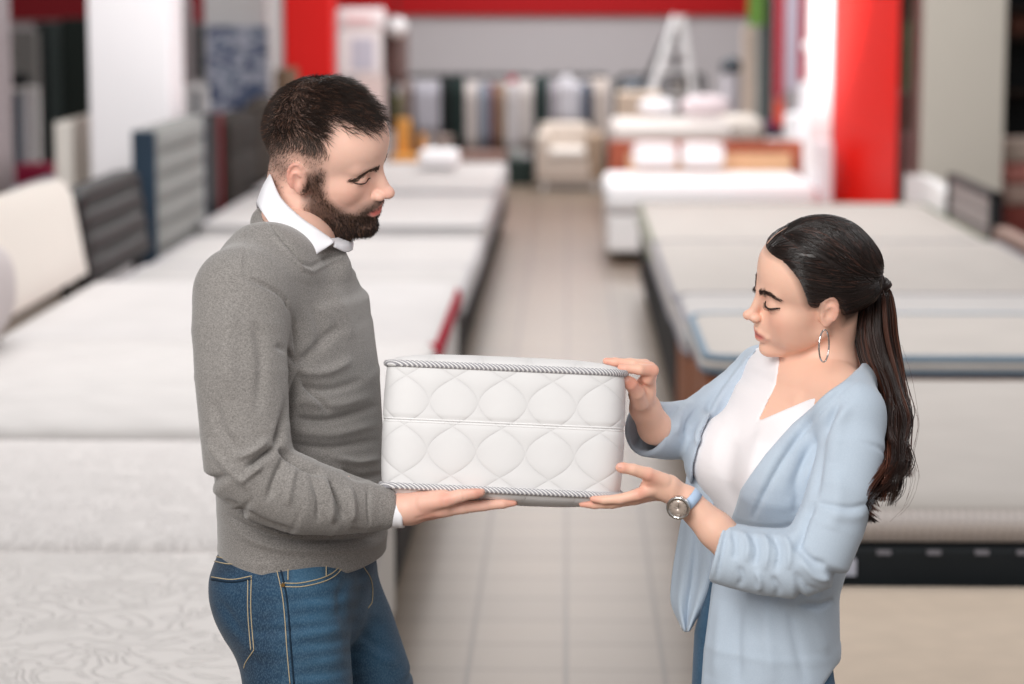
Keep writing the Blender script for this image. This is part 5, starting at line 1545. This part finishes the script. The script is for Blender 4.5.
# right hand (far), pinching the upper right corner
H = Sdf(*box_of([P(596, 350, 3.60), P(680, 450, 3.60), P(700, 370, 3.88), P(700, 470, 3.6)], .012), .0013)
hand(H, None, [(P(690, 434, 3.858), P(663, 432, 3.795), .0150, .0225), (P(663, 432, 3.795), P(655, 427, 3.770), .0225, .0255), (P(655, 428, 3.770), P(645, 408, 3.735), .0260, .0235), (P(645, 408, 3.735), P(641, 394, 3.700), .0215, .0190),
               (P(643, 396, 3.705), P(648, 378, 3.690), .0165, .0120), (P(643, 392, 3.700), P(650, 376, 3.715), .0165, .0110)], [
    ([P(640, 402, 3.690), P(637, 392, 3.665), P(631, 384, 3.648), P(627.5, 381, 3.643)], [.0135, .0118, .0100, .0086]),
    ([P(648, 378, 3.672), P(652.5, 370.5, 3.664), P(640, 369.5, 3.652), P(626, 368.5, 3.650), P(621, 368, 3.650)], [.0108, .0096, .0082, .0068, .0058]),
    ([P(648, 378, 3.690), P(650, 368, 3.690), P(634, 364.5, 3.685), P(615, 362, 3.684), P(606, 361, 3.684)], [.0105, .0096, .0082, .0068, .0052]),
    ([P(648, 377, 3.708), P(645, 365, 3.712), P(630, 363, 3.712), P(618, 362, 3.712)], [.0102, .0090, .0076, .0056]),
    ([P(648, 380, 3.722), P(643, 367, 3.730), P(634, 365, 3.734)], [.0092, .0080, .0060])])
H.blur(1); Vf2, Ff2 = H.mesh(); Vf2, Ff2 = keep_large(Vf2, Ff2)

# finger nails
def nail(parent_list, c, d, n, w, l):
    parent_list.append((c, d, n, w, l))
NAILS = []
nail(NAILS, P(620.5, 465.6, 3.5335), P(610, 466, 3.54) - P(622, 467, 3.54), np.array([0, -.75, .65]), .0042, .0055)
nail(NAILS, P(626.0, 379.5, 3.6355), P(624, 376, 3.64) - P(630, 384, 3.64), np.array([-.3, -.9, .3]), .0042, .0055)
# rest of the body, coarse, under the clothes
hipN = P(788, 690, 3.70); hipF = P(744, 690, 3.84)
def down(p, z, dx=0.0, dy=0.0): return np.array([p[0] + dx, p[1] + dy, z])
kN, aN = down(hipN, .50, -.02), down(hipN, .09, .0); kF, aF = down(hipF, .50, -.01), down(hipF, .09, .01)
B = Sdf([-.02 + .1, 3.42, -.01], [.72, 4.12, 1.50], .009)
wtorso(B, -.016)
B.chain([shN, P(845, 500, 3.575), P(815, 558, 3.560), P(760, 560, 3.57), P(735, 548, 3.577)], [.032, .029, .029, .027, .024], .02)
B.chain([shF, P(720, 415, 3.90), P(692, 434, 3.86), P(668, 434, 3.80)], [.036, .030, .022, .019], .02)
for h_, k_, a_ in ((hipN, kN, aN), (hipF, kF, aF)):
    B.chain([h_, k_, a_], [.058, .048, .034], .02); B.cap(a_ + [0, 0, -.035], a_ + [-.13, -.03, -.05], .030, .026, .02)
Vb2, Fb2 = B.mesh()
Vw, Fw = join([(Vh2, Fh2), (Vn2, Fn2), (Vf2, Ff2), (Vb2, Fb2)])
hw = fwm.inv(Vh2); n1 = len(Vh2)
SKW = np.array(hexc('F1C3AC')); colw = np.tile(SKW, (len(Vw), 1)); c = colw[:n1]
HW = [(.105, .078), (.080, .084), (.068, .085), (.058, .082), (.051, .072), (.043, .058), (.037, .038), (.030, .012), (.023, .002), (.010, .001), (.004, .016), (-.008, .024), (-.020, .018), (-.026, -.006), (-.040, -.048), (-.13, -.045), (-.16, .05), (-.1, .17), (.10, .17)]
sw = np.stack([hw[:, 0], hw[:, 2]], 1); hmw = soft_poly(sw, HW, .008) * (hw[:, 2] > -.07)
for q_ in (-1, 1):
    c = lerpc(c, gauss(hw, (.070, q_ * .045, -.026), (.028, .025, .022)) * .42, hexc('E39C86'))
    c = lerpc(c, gauss(hw, (.088, q_ * .031, .004), (.012, .018, .009)) * .30, hexc('B98372'))
    c = lerpc(c, gauss(hw, (.086, q_ * .034, .011), (.010, .018, .004)) * .30, hexc('9C6857'))
c = lerpc(c, gauss(hw, (.108, 0, -.026), (.012, .016, .012)) * .25, hexc('E09D88'))
lm = np.clip(gauss(hw, (.092, 0, -.0620), (.019, .0285, .0095)) * 2.7 - .9, 0, 1)
c = lerpc(c, lm * .85, hexc('C85E5A')); c = lerpc(c, gauss(hw, (.096, 0, -.0620), (.02, .024, .0016)) * .7, hexc('7A2F2E'))
c = lerpc(c, np.clip((np.abs(hw[:, 1]) - .074) / .01, 0, 1) * (np.abs(hw[:, 0] + .012) < .03) * (hw[:, 2] > -.045) * .35, hexc('E08E7C'))
c = lerpc(c, hmw * .9, hexc('2A1C18')); colw[:n1] = c
o_ = n1 + len(Vc2); pn = proj(Vn2); hc_ = colw[o_:o_ + len(Vn2)]
for (x, y, r) in ((621, 467, 8), (592, 499, 8), (581, 504, 8), (640, 494, 8), (650, 478, 9)): hc_ = lerpc(hc_, np.exp(-((pn[:, 0] - x) ** 2 + (pn[:, 1] - y) ** 2) / r ** 2) * .45, hexc('E08C7A'))
colw[o_:o_ + len(Vn2)] = hc_; o_ += len(Vn2); pf = proj(Vf2); hc_ = colw[o_:o_ + len(Vf2)]
for (x, y, r) in ((606, 361, 8), (621, 368, 7), (627, 381, 8), (652, 370, 9), (634, 385, 10)): hc_ = lerpc(hc_, np.exp(-((pf[:, 0] - x) ** 2 + (pf[:, 1] - y) ** 2) / r ** 2) * .45, hexc('DC8674'))
colw[o_:o_ + len(Vf2)] = hc_
woman = mesh_obj('person', Vw, Fw, SKIN_M, None, True, colw, label='woman with dark ponytail and pale blue cardigan holding the right end of the sample', cat='person')

M_NAIL = plain('EDB6A6', .25, vary=.02)
for c_, d_, n_v, w_n, l_n in NAILS:
    d_ = rot_cols(d_); n_v = rot_cols(n_v - d_ * (n_v @ d_)); s_v = np.cross(d_, n_v); Vn = []; nu = 14
    for j in range(5):
        ph = math.pi / 2 * j / 4
        for i in range(nu):
            a_ = 2 * math.pi * i / nu; Vn.append(c_ + d_ * math.cos(a_) * l_n * math.cos(ph) + s_v * math.sin(a_) * w_n * math.cos(ph) + n_v * .0012 * math.sin(ph))
    Fn = [(j * nu + i, j * nu + (i + 1) % nu, (j + 1) * nu + (i + 1) % nu, (j + 1) * nu + i) for j in range(4) for i in range(nu)] + [tuple(reversed(range(nu)))]
    mesh_obj('finger_nail', Vn, Fn, M_NAIL, woman, True)

# ------------------------------------------------------------------ face details
tw_ = bvh(Vh2, Fh2)
for q_ in (-1, 1):
    brow(fwm, tw_, woman, q_, [(.095, .010, .0165), (.09, .022, .0215), (.085, .036, .0245), (.075, .051, .0195)], 420, .0060, .00036, hexc('3E2C24'), 21 + q_)
    lid_line(fwm, tw_, q_, [(.09, .0160, .0022), (.09, .0220, .0010), (.09, .031, .0004), (.085, .040, .0006), (.08, .0480, .0028)], .0013, M_LASH, woman)
    base = crom(np.array([(.09, .018, .0026), (.09, .026, .0010), (.09, .035, .0004), (.085, .043, .0010), (.08, .0480, .0026)]), 26); LS = []
    for b_ in base:
        hit = tw_.ray_cast(Vector(fwm(b_[0] + .03, q_ * b_[1], b_[2])), Vector(fwm.R @ np.array([-1, 0, 0.])))
        if hit[0] is None: continue
        p0_ = np.array(hit[0]); dv = fwm.R @ rot_cols([.8, q_ * (.1 + (b_[1] - .03) * 22), -.55])
        LS.append([p0_, p0_ + dv * .0035 , p0_ + dv * .0065 + fwm.R @ np.array([0, 0, .0012])])
    LS = np.array(LS); v_, f_ = strands_mesh(LS, np.tile([.0004, .0003, .0001], (len(LS), 1)), 3); mesh_obj('eyelashes', v_, f_, M_LASH, woman)

# ------------------------------------------------------------------ hair cap combed back to the tie
def m_hair():
    t = NT('hair_long'); a = t.n('ShaderNodeAttribute', _attribute_name='Col'); t.l(a.outputs['Color'], t.b.inputs['Base Color'])
    t.set(Roughness=.30); t.b.inputs['Specular IOR Level'].default_value = .42; return t.m
HAIRL = m_hair()
tie = np.array([-.117, 0, .022])    # canonical tie position
g = np.random.default_rng(5)
def surf_r(d):
    """radius of the hair envelope in direction d from the skull centre (canonical)"""
    c_ = np.array([.094, .079, .088]); return 1 / np.sqrt(((d / c_) ** 2).sum(-1))
SC0 = np.array([-.012, 0, .035])
S = Sdf(*box_of([fwm(-.13, .09, -.07), fwm(.09, -.09, -.07), fwm(-.13, -.09, .13), fwm(.09, .09, .13), fwm(-.13, .09, .13), fwm(.09, .09, .13)], .01), .0022)
S.ell(fwm(-.014, 0, .036), np.array([.0955, .0805, .0885]) * .945, fwm.R)
S.ell(fwm(.024, 0, .043), np.array([.065, .0685, .063]) * .945, fwm.R, .012)
S.ell(fwm(-.085, 0, .012), np.array([.035, .045, .045]) * .945, fwm.R, .03)
v, fq = S.mesh(); vc = fwm.inv(v)
m_in = soft_poly(np.stack([vc[:, 0], vc[:, 2]], 1), HW, .006)
N_ = vnormals(v, fq); v = v - N_ * ((1 - m_in) * .012)[:, None]; v = smooth_mesh(v, fq, 2, .5)
keepf = (m_in[fq] > .02).all(1)
used = np.unique(fq[keepf]); rm = np.full(len(v), -1); rm[used] = np.arange(len(used))
vcap, fcap = v[used], rm[fq[keepf]]
hair = mesh_obj('hair', vcap, fcap, HAIRL, woman, True, np.tile(hexc('1E1411'), (len(vcap), 1)))
tcap = bvh(vcap, fcap)
# combed strands
hl = crom(np.array([(.070, 0, .088), (.068, .012, .087), (.061, .033, .083), (.051, .052, .072), (.043, .062, .058), (.037, .068, .038), (.030, .071, .012), (.022, .072, .001), (.010, .074, .004), (-.006, .077, .030), (-.026, .077, .010), (-.040, .070, -.020), (-.055, .055, -.042), (-.070, .03, -.050), (-.072, 0, -.052)]), 120)
SS = []; CC = []
for k in range(4200):
    q_ = -1 if g.random() < .5 else 1
    t = g.random(); b_ = hl[int(t * 119)].copy(); b_[1] *= q_
    if g.random() < .45:   # strands starting along the parting
        u = g.random(); ang = .92 + u * 1.5
        b_ = SC0 + np.array([math.cos(ang) * .094, 0, math.sin(ang) * .090]); b_[1] = q_ * abs(g.normal(0, .0015)) + .008 * (1 - u) * 0
    b_ = b_ + g.normal(0, .0012, 3)
    pts = []
    n_ = 14; e0 = (b_ - SC0); e1 = (tie - SC0); l0, l1 = np.linalg.norm(e0), np.linalg.norm(e1)
    sag = np.array([0, q_ * .045, -.018 + g.normal(0, .006)]) * (g.uniform(.05, 1.25) if abs(b_[1]) < .02 else g.uniform(.2, .8))
    for i in range(n_):
        s_ = i / (n_ - 1); d = e0 / l0 * (1 - s_) + e1 / l1 * s_ + sag / .09 * math.sin(math.pi * s_) * .9
        d /= np.linalg.norm(d)
        r_ = surf_r(d) * (1.0 + .012 * math.sin(math.pi * s_)) ; p_ = SC0 + d * r_
        if s_ > .75: w_ = (s_ - .75) / .25; p_ = p_ * (1 - w_) + (tie + np.array([0.004, q_ * .006 * g.random(), g.normal(0, .005)])) * w_
        pts.append(p_)
    pw = [fwm(*p_) for p_ in pts]
    # lift onto the cap surface
    out = []
    for i, p_ in enumerate(pw):
        if i < n_ * .8:
            near = tcap.find_nearest(Vector(p_), .02)
            if near[0] is not None: p_ = np.array(near[0]) + np.array(near[1]) * (.0009 + .0017 * (i > 0) * ((k * 7919) % 97) / 97)
        out.append(p_)
    SS.append(out); cb = np.array(hexc('1C1310')) * g.uniform(.4, 1.8)
    if g.random() < .10: cb = np.array(hexc('4A3028'))
    CC.append(cb)
SS = np.array(SS); R_ = np.linspace(.00055, .0008, SS.shape[1])[None].repeat(len(SS), 0)
for _ in range(1): SS[:, 1:-1] = (SS[:, :-2] + SS[:, 2:] + 2 * SS[:, 1:-1]) / 4
v_, f_ = strands_mesh(SS, R_, 4); mesh_obj('hair_strands', v_, f_, HAIRL, woman, True, np.repeat(np.array(CC), SS.shape[1] * 4, 0))
# the parting line: pale scalp
pl = [p_ for p_ in cast_line(tcap, [(766, 247), (772, 240), (779, 234), (788, 228.5)], 16, .0022)]
if len(pl) > 3:
    v_, f_ = tube_mesh(pl, np.linspace(.0011, .0004, len(pl)), 6); mesh_obj('hair_parting', v_, f_, plain('B08B7A', .6), woman)

# tie (a wrapped lock) and ponytail
tieW = P(878, 288, 3.765)
th = np.linspace(0, 2 * math.pi, 25)[:-1]
ax = rot_cols(P(893, 300, 3.77) - P(868, 276, 3.765)); up_ = rot_cols(np.cross(ax, [0, 1, 0])); sd_ = np.cross(ax, up_)
mb = MB()
for k in range(4):
    cc_ = tieW + ax * (-.009 + .006 * k); r_ = .0175 - .0012 * abs(k - 1.5)
    mb.tube([cc_ + (up_ * math.cos(a) + sd_ * math.sin(a)) * r_ + ax * .004 * math.sin(a + k) for a in th], .0046, 8, True)
o = mb.build('hair_tie', None, woman, smooth=True); o.data.materials.append(plain('2A1A15', .35))
spine = np.array([[866, 281, 0.0, 15], [877, 292, 0, 13], [876, 312, -.005, 20], [875, 335, -.01, 24], [880, 362, -.02, 24], [889, 390, -.05, 20], [894, 415, -.09, 19], [888, 440, -.13, 19], [892, 465, -.175, 20], [884, 490, -.195, 19], [873, 508, -.20, 13], [879, 527, -.20, 6]])
sp_ = crom(spine, 40); NL = 46; PS = []; PR = []; PC = []
for L_ in range(NL):
    a0 = g.uniform(0, 2 * math.pi); rr = math.sqrt(g.random()); end = int(g.uniform(27, 40)); ph = g.normal(0, .9) + (a0 * .5); cb = np.array(hexc('2E1C16')) * g.uniform(.6, 1.3)
    if g.random() < .4: cb = np.array(hexc('6A4031')) * g.uniform(.7, 1.2)
    wamp = g.uniform(5, 13); fr = g.uniform(.93, 1.07)
    for s_ in range(22):
        j = g.normal(0, 1, 2); pts = []; pr_ = []
        for i in range(end):
            x, y, dY, w_ = sp_[i]; t = i / 39; a = a0 + t * 1.2
            wave = wamp * max(0, t - .36) * 2.1 * math.sin(t * 19 * fr + ph); wave2 = wamp * max(0, t - .36) * 1.8 * math.cos(t * 17 * fr + ph)
            spread = .8 + .5 * max(0, t - .7)
            px_ = x + rr * w_ * math.cos(a) * spread * 1.0 + wave + j[0] * (1.6 + 1.3 * t); py_ = y + j[1] * .8
            pts.append(P(px_, py_, 3.765 + dY - .012 * min(1, t * 3) + rr * w_ * .0015 * math.sin(a) * .9 + wave2 * .0012 + j[1] * .0016))
            pr_.append(.00075 * (1 - .65 * max(0, (i - end + 10) / 10)))
        pts = crom(np.array(pts), 30); PS.append(pts); PR.append(np.interp(np.linspace(0, 1, 30), np.linspace(0, 1, end), pr_)); PC.append(cb * g.uniform(.8, 1.25))
for k in range(26):   # loose flyaway hairs
    a0 = g.uniform(0, 6.28); ln = int(g.uniform(16, 30)); st_ = int(g.uniform(8, 24)); pts = []
    for i in range(30):
        x, y, dY, w_ = sp_[min(39, st_ + int(ln * i / 30 * .5))]; t = i / 29
        pts.append(P(x + w_ * (1.0 + .55 * t) * math.cos(a0) + 3 * math.sin(t * 4 + a0), y + t * 16, 3.765 + dY + .02 * math.sin(a0) * (1 + t)))
    PS.append(crom(np.array(pts), 30)); PR.append(np.full(30, .00022)); PC.append(np.array(hexc('5A3A2E')))
PS = np.array(PS); v_, f_ = strands_mesh(PS, np.array(PR), 3); mesh_obj('ponytail', v_, f_, HAIRL, woman, True, np.repeat(np.array(PC), 30 * 3, 0))

# ------------------------------------------------------------------ earring and watch
M_SIL = plain('D8D6D4', .12, 1.0, vary=.01, name='polished_silver')
hit = cast(tw_, 825, 331, .0) 
ec = P(824.0, 346.0, 3.628); er = []
for a in np.linspace(0, 2 * math.pi, 41)[:-1]:
    er.append(ec + np.array([.0088 * math.sin(a), .012 * math.sin(a), .0245 * math.cos(a)]))
v_, f_ = tube_mesh(np.array(er), .00135, 8, True); mesh_obj('hoop_earring', v_, f_, M_SIL, woman, label='silver hoop')
def watch():
    wc = P(687, 503, 3.577); ax = rot_cols(P(716, 530, 3.577) - P(684, 499, 3.58)); bl = plain('B9CFEA', .6)
    e1 = rot_cols(np.cross(ax, [0, 1, 0])); e2 = np.cross(ax, e1); V = []; n = 40; prof = [(-.0075, 0), (-.0075, .0022), (.0075, .0022), (.0075, 0)]
    for s_, r_ in prof:
        for i in range(n):
            a = 2 * math.pi * i / n; V.append(wc + ax * s_ + (e1 * math.cos(a) * (.0232 + r_) + e2 * math.sin(a) * (.0232 + r_)))
    Fq = [(k * n + i, k * n + (i + 1) % n, ((k + 1) % 4) * n + (i + 1) % n, ((k + 1) % 4) * n + i) for k in range(4) for i in range(n)]
    st = mesh_obj('watch_strap', V, Fq, bl, woman, True, label='pale blue watch strap')
    fc = P(678.5, 507.5, 3.545); nrm = rot_cols(rot_cols(CAM - fc) + np.array([-.25, 0, -.35])); a1 = rot_cols(np.cross(nrm, ax)); a2 = np.cross(nrm, a1)
    def disc(name, r0, r1, h0, h1, mat, par, n=40, c_=None):
        V = []; cc_ = fc if c_ is None else c_
        for r_, h_ in ((r0, h0), (r0, h1), (r1, h1), (r1, h0)):
            for i in range(n):
                a = 2 * math.pi * i / n; V.append(cc_ + nrm * h_ + (a1 * math.cos(a) + a2 * math.sin(a)) * r_)
        Fq = [(k * n + i, k * n + (i + 1) % n, ((k + 1) % 4) * n + (i + 1) % n, ((k + 1) % 4) * n + i) for k in range(4) for i in range(n)]
        return mesh_obj(name, V, Fq, mat, par, True)
    cs_ = disc('watch_case', .0172, .0001, -.006, .002, M_SIL, st); disc('bezel', .0178, .0140, .001, .0040, M_SIL, cs_); disc('dial', .0142, .0001, .002, .0024, plain('B8A99E', .3, .3), cs_)
    for r_, t_ in ((.0095, .6), (.0065, 2.3)):
        d_ = a1 * math.cos(t_) + a2 * math.sin(t_); MB().tube([fc + nrm * .003, fc + nrm * .003 + d_ * r_], .0005, 5).build('watch_hand', M_SIL, cs_)
    for k in range(12):
        d_ = a1 * math.cos(k * math.pi / 6) + a2 * math.sin(k * math.pi / 6); MB().tube([fc + nrm * .0028 + d_ * .0108, fc + nrm * .0028 + d_ * .0130], .0005, 5).build('hour_mark', M_SIL, cs_)
    MB().tube([fc + nrm * -.002 - a1 * .0170, fc + nrm * -.002 - a1 * .0205], .0018, 8).build('crown', M_SIL, cs_)
watch()

# ------------------------------------------------------------------ clothes
def m_cloth(name, hx, hx2, sc=500, rough=.85):
    t = NT(name); nz = t.n('ShaderNodeTexNoise', Scale=float(sc), Detail=2.0); t.l(t.coord((1, 1, 2)), nz.inputs['Vector'])
    n2 = t.n('ShaderNodeTexNoise', Scale=10.0, Detail=2.0); t.l(t.coord(), n2.inputs['Vector'])
    c = t.mix(nz.outputs['Fac'], hexc(hx), hexc(hx2)); t.color(c)
    t.set(Roughness=rough, Sheen__Weight=.25, Sheen__Roughness=.4); b = t.bump(nz.outputs['Fac'], .15, .0008); t.bump(n2.outputs['Fac'], .15, .004, b); return t.m
M_TEE = m_cloth('white_jersey', 'EFEBEE', 'F6F3F5'); M_CARD = m_cloth('blue_jersey', 'AEBDCD', 'C3CFDC')

def px_prism(S, poly, front, depth_c, k=.006, clip_behind=True):
    """cut the garment's front inside a photo-measured outline; only the side facing her front is cut"""
    g_ = S.grid(); X, Y, Z = np.broadcast_arrays(*g_)
    pts = np.stack([X.ravel(), Y.ravel(), Z.ravel()], 1).astype(float); pq = proj(pts)
    p = np.asarray(poly, float); d, _ = seg_dist2(pq, np.vstack([p, p[:1]])); ins = inpoly(pq, poly)
    sd = np.where(ins, -d, d) * .00152; dn = (pts - depth_c) @ front
    sd = np.maximum(sd, -dn + 0.0)
    S.D = smax(S.D, -sd.reshape(S.D.shape).astype(F32), k)

# white top
S = Sdf(*box_of([P(680, 610, 3.55), P(890, 345, 3.6), P(700, 345, 3.98), P(870, 610, 3.9)], .01), .0028)
wtorso(S, .0035, 0, TW[:6] + [(771, 606, .082, .120)], (False, True)); wchest(S, .006)
S.cap(P(822, 380, WY), shN, .0535, .044, .03); S.cap(P(812, 378, WY), shF, .051, .044, .03)
VN = [(785, 330), (780, 362), (776.5, 385), (758.5, 421), (785, 409.5), (816, 396), (862, 372), (862, 330)]
px_prism(S, VN, rot_cols(np.array([-.5, -.86, .3])), P(818, 385, 3.80), .004)
S.cap(P(818, 384, 3.765), P(826, 330, 3.765), .058, .075, .004, True)
v, fq = S.mesh(); v, fq = keep_large(v, fq); v = smooth_mesh(v, fq, 2, .5)
v = folds(v, fq, [([(758, 424), (745, 445), (735, 470)], 5, -2.5), ([(762, 424), (756, 450), (745, 480)], 6, 2), ([(776.5, 387), (768, 404), (758.5, 423)], 1.6, 1.4), ([(758.5, 423), (785, 411), (816, 398)], 1.6, 1.4),
                ([(725, 420), (715, 445), (712, 470)], 6, 1.5), ([(700, 500), (712, 520), (728, 530)], 6, -2.5), ([(698, 520), (706, 545), (712, 575)], 5, 2), ([(735, 480), (728, 510), (722, 540)], 6, -2)])
mesh_obj('top', v, fq, M_TEE, woman, True)

# cardigan body + sleeves
S = Sdf(*box_of([P(660, 720, 3.50), P(893, 335, 3.5), P(615, 345, 4.02), P(880, 740, 3.96)], .012), .0030)
TC = [(810, 378, .052, .125), (804, 410, .086, .160), (794, 450, .112, .166), (787, 480, .116, .163), (780, 530, .100, .144), (771, 580, .094, .130), (764, 640, .115, .132), (763, 672, .118, .133), (755, 735, .119, .134)]
wtorso(S, 0, 0, TC, (False, True)); wchest(S, .015, .04)
S.cap(P(826, 380, WY), shN, .052, .055, .035); S.cap(P(806, 376, WY), shF, .046, .046, .03)
S.cap(P(838, 372, 3.80), P(850, 392, 3.74), .040, .050, .03)
VN2 = [(745, 330), (757, 350), (734, 378), (711, 412), (701, 436), (693, 465), (691, 520), (688, 586), (674, 640), (660, 700), (700, 700), (703, 650), (712, 586), (722, 545), (741, 490), (766, 455), (792, 424), (822, 398), (846, 379), (860, 366), (866, 340)]
px_prism(S, [(846, 655), (834, 668), (818, 692), (800, 760), (900, 760), (900, 655)], np.array([0, -1.0, 0]), P(800, 680, 3.90), .004)
px_prism(S, VN2, rot_cols(np.array([-.62, -.78, .1])), P(812, 420, 3.80), .005)
S.cap(P(818, 384, 3.765), P(828, 330, 3.765), .062, .080, .004, True)
core = Sdf.__new__(Sdf); core.lo, core.h, core.n = S.lo, S.h, S.n; core.D = np.full(S.n, .08, F32)
# near sleeve
m37 = mpp(3.57, 500)
slv = [(850, 418, 3.618, 33), (852, 450, 3.592, 33), (842, 490, 3.570, 33), (830, 526, 3.558, 33.5), (816, 555, 3.552, 36), (795, 564, 3.553, 35.5), (765, 562, 3.560, 33.5), (738, 557, 3.568, 32), (717, 551, 3.574, 31.5)]
core.tube([P(a, b, y) for a, b, y, r in slv], [(r * m37 * .97, r * m37) for *_, r in slv], [0, 1, 0], 0, False, (False, True))
S.D = smin(S.D, core.D, .010)
fs = [(768, 380, 3.885, 31), (748, 392, 3.90, 33), (722, 412, 3.895, 33), (697, 428, 3.870, 31), (668, 431, 3.820, 30), (645, 428, 3.780, 29.5)]
core.D[:] = .08; m38 = mpp(3.85, 420)
core.tube([P(a, b, y) for a, b, y, r in fs], [(r * m38, r * m38 * .95) for *_, r in fs], [0, 1, 0], 0, False, (False, True))
S.D = smin(S.D, core.D, .012)
S.cap(P(708, 546, 3.576), P(742, 560, 3.566), .0375, .0330, .003, True)
S.cap(P(636, 424, 3.765), P(672, 436, 3.822), .0400, .0290, .003, True)
v, fq = S.mesh(); v, fq = keep_large(v, fq); v = smooth_mesh(v, fq, 2, .5)
# keep only what the neckline leaves, then press folds
FW = [([(840, 395), (825, 430), (818, 470), (815, 500)], 5, -5), ([(846, 400), (838, 430), (832, 462)], 7, 2.5), ([(872, 503), (852, 508), (832, 506), (815, 502)], 3, -2.2), ([(868, 513), (850, 517), (830, 514)], 5, 1.6),
      ([(815, 502), (806, 520), (800, 540), (795, 552)], 4, -5), ([(722, 520), (750, 528), (780, 530), (800, 524)], 4, -2),
      ([(727, 526), (722, 552), (716, 580)], 2.2, -3.0), ([(733, 530), (736, 545), (734, 560)], 3, -3), ([(742, 532), (748, 545), (746, 562)], 3, 3), ([(752, 534), (757, 548), (754, 566)], 3, -3.5), ([(762, 534), (768, 548), (765, 570)], 3, 3), ([(772, 534), (779, 550), (776, 572)], 3.2, -3.5), ([(784, 536), (790, 550), (788, 570)], 3.2, 3), ([(740, 566), (742, 578), (738, 588)], 3, -2.5), ([(756, 570), (760, 582), (758, 592)], 3, 2.5), ([(772, 576), (778, 588), (776, 598)], 3, -2.5),
      ([(798, 546), (810, 560), (826, 566)], 4, -3.5), ([(800, 560), (815, 576), (832, 580)], 4, 3), ([(795, 572), (808, 588), (822, 594)], 4, -3), ([(836, 470), (838, 500), (830, 530)], 8, 2),
      ([(862, 372), (835, 395), (808, 425), (784, 458), (765, 492), (752, 520)], 3, -3.2), ([(850, 376), (822, 402), (795, 432), (772, 464), (754, 500)], 6, 3.0), ([(855, 385), (828, 425), (802, 465), (788, 500)], 6, -3), ([(848, 405), (820, 445), (800, 490)], 6, 2.5),
      ([(812, 440), (800, 480), (796, 515)], 5, -3), ([(757, 345), (728, 385), (706, 420)], 4, 2.5), ([(748, 352), (725, 382), (707, 408)], 3, -2.5), ([(740, 350), (716, 382), (695, 405)], 5, 2),
      ([(700, 405), (690, 420), (686, 436)], 3, -4), ([(692, 400), (680, 415), (676, 435)], 3, 3), ([(682, 402), (670, 418), (668, 440)], 3, -3), ([(704, 412), (698, 430), (698, 446)], 3, 3), ([(712, 400), (705, 425), (704, 440)], 3.5, -3.5), ([(660, 404), (645, 430), (632, 452)], 2.2, -2),
      ([(722, 600), (718, 640), (716, 684)], 7, 3), ([(738, 600), (736, 640), (738, 684)], 6, -3), ([(765, 600), (768, 640), (772, 684)], 8, 2.5), ([(790, 605), (796, 640), (806, 684)], 6, -2.5), ([(812, 606), (820, 630), (828, 655)], 6, 2), ([(834, 600), (820, 606), (800, 604)], 3, -4)]
v = folds(v, fq, [(a_, b_, c_ * 1.7) for a_, b_, c_ in FW])
nz_ = np.array([mnoise.noise(Vector((a * 8, b * 8, c_ * 6))) for a, b, c_ in v]); v = v + vnormals(v, fq) * (nz_ * .0025)[:, None]
cardigan = mesh_obj('cardigan', v, fq, M_CARD, woman, True)

# far front panel hanging in loose folds
rows = []
for t, (xa, xb, y) in enumerate(((687, 712, 475), (682, 714, 515), (676, 714, 550), (672, 712, 580), (672, 704, 604), (683, 690, 629))):
    pts = []
    for i in range(9):
        s_ = i / 8; amp = .010 * t / 5
        pts.append(P(xa + (xb - xa) * s_, y + (3 * math.sin(s_ * 3.1) if t > 3 else 0), 3.80 + amp * math.sin(s_ * 12 + t * .4) - .03 * s_))
    rows.append(pts)
v_, f_ = sheet(rows, 40, 30, .0035); mesh_obj('cardigan_panel', v_, f_, M_CARD, woman, True)
# jeans
S = Sdf([.05, 3.45, .04], [.72, 4.10, P(0, 575, 3.76)[2]], .0055)
S.tube([P(768, 596, WY), P(763, 640, WY), P(762, 690, WY)], [(.088, .114), (.106, .118), (.109, .120)], wd, 0)
for h_, k_, a_ in ((hipN, kN, aN), (hipF, kF, aF)):
    S.chain([h_ + [0, 0, -.02], k_, a_ + [0, 0, .02]], [.074, .062, .048], .025)
v, fq = S.mesh(); v, fq = keep_large(v, fq); v = smooth_mesh(v, fq, 2, .5)
mesh_obj('jeans', v, fq, m_denim('blue_denim_dark', '1B4C6E', '0E3350', '3F7598'), woman, True, np.zeros((len(v), 3)) + .15)
shoe(woman, aN, 200, plain('D9D5D2', .5)); shoe(woman, aF, 190, plain('D9D5D2', .5))
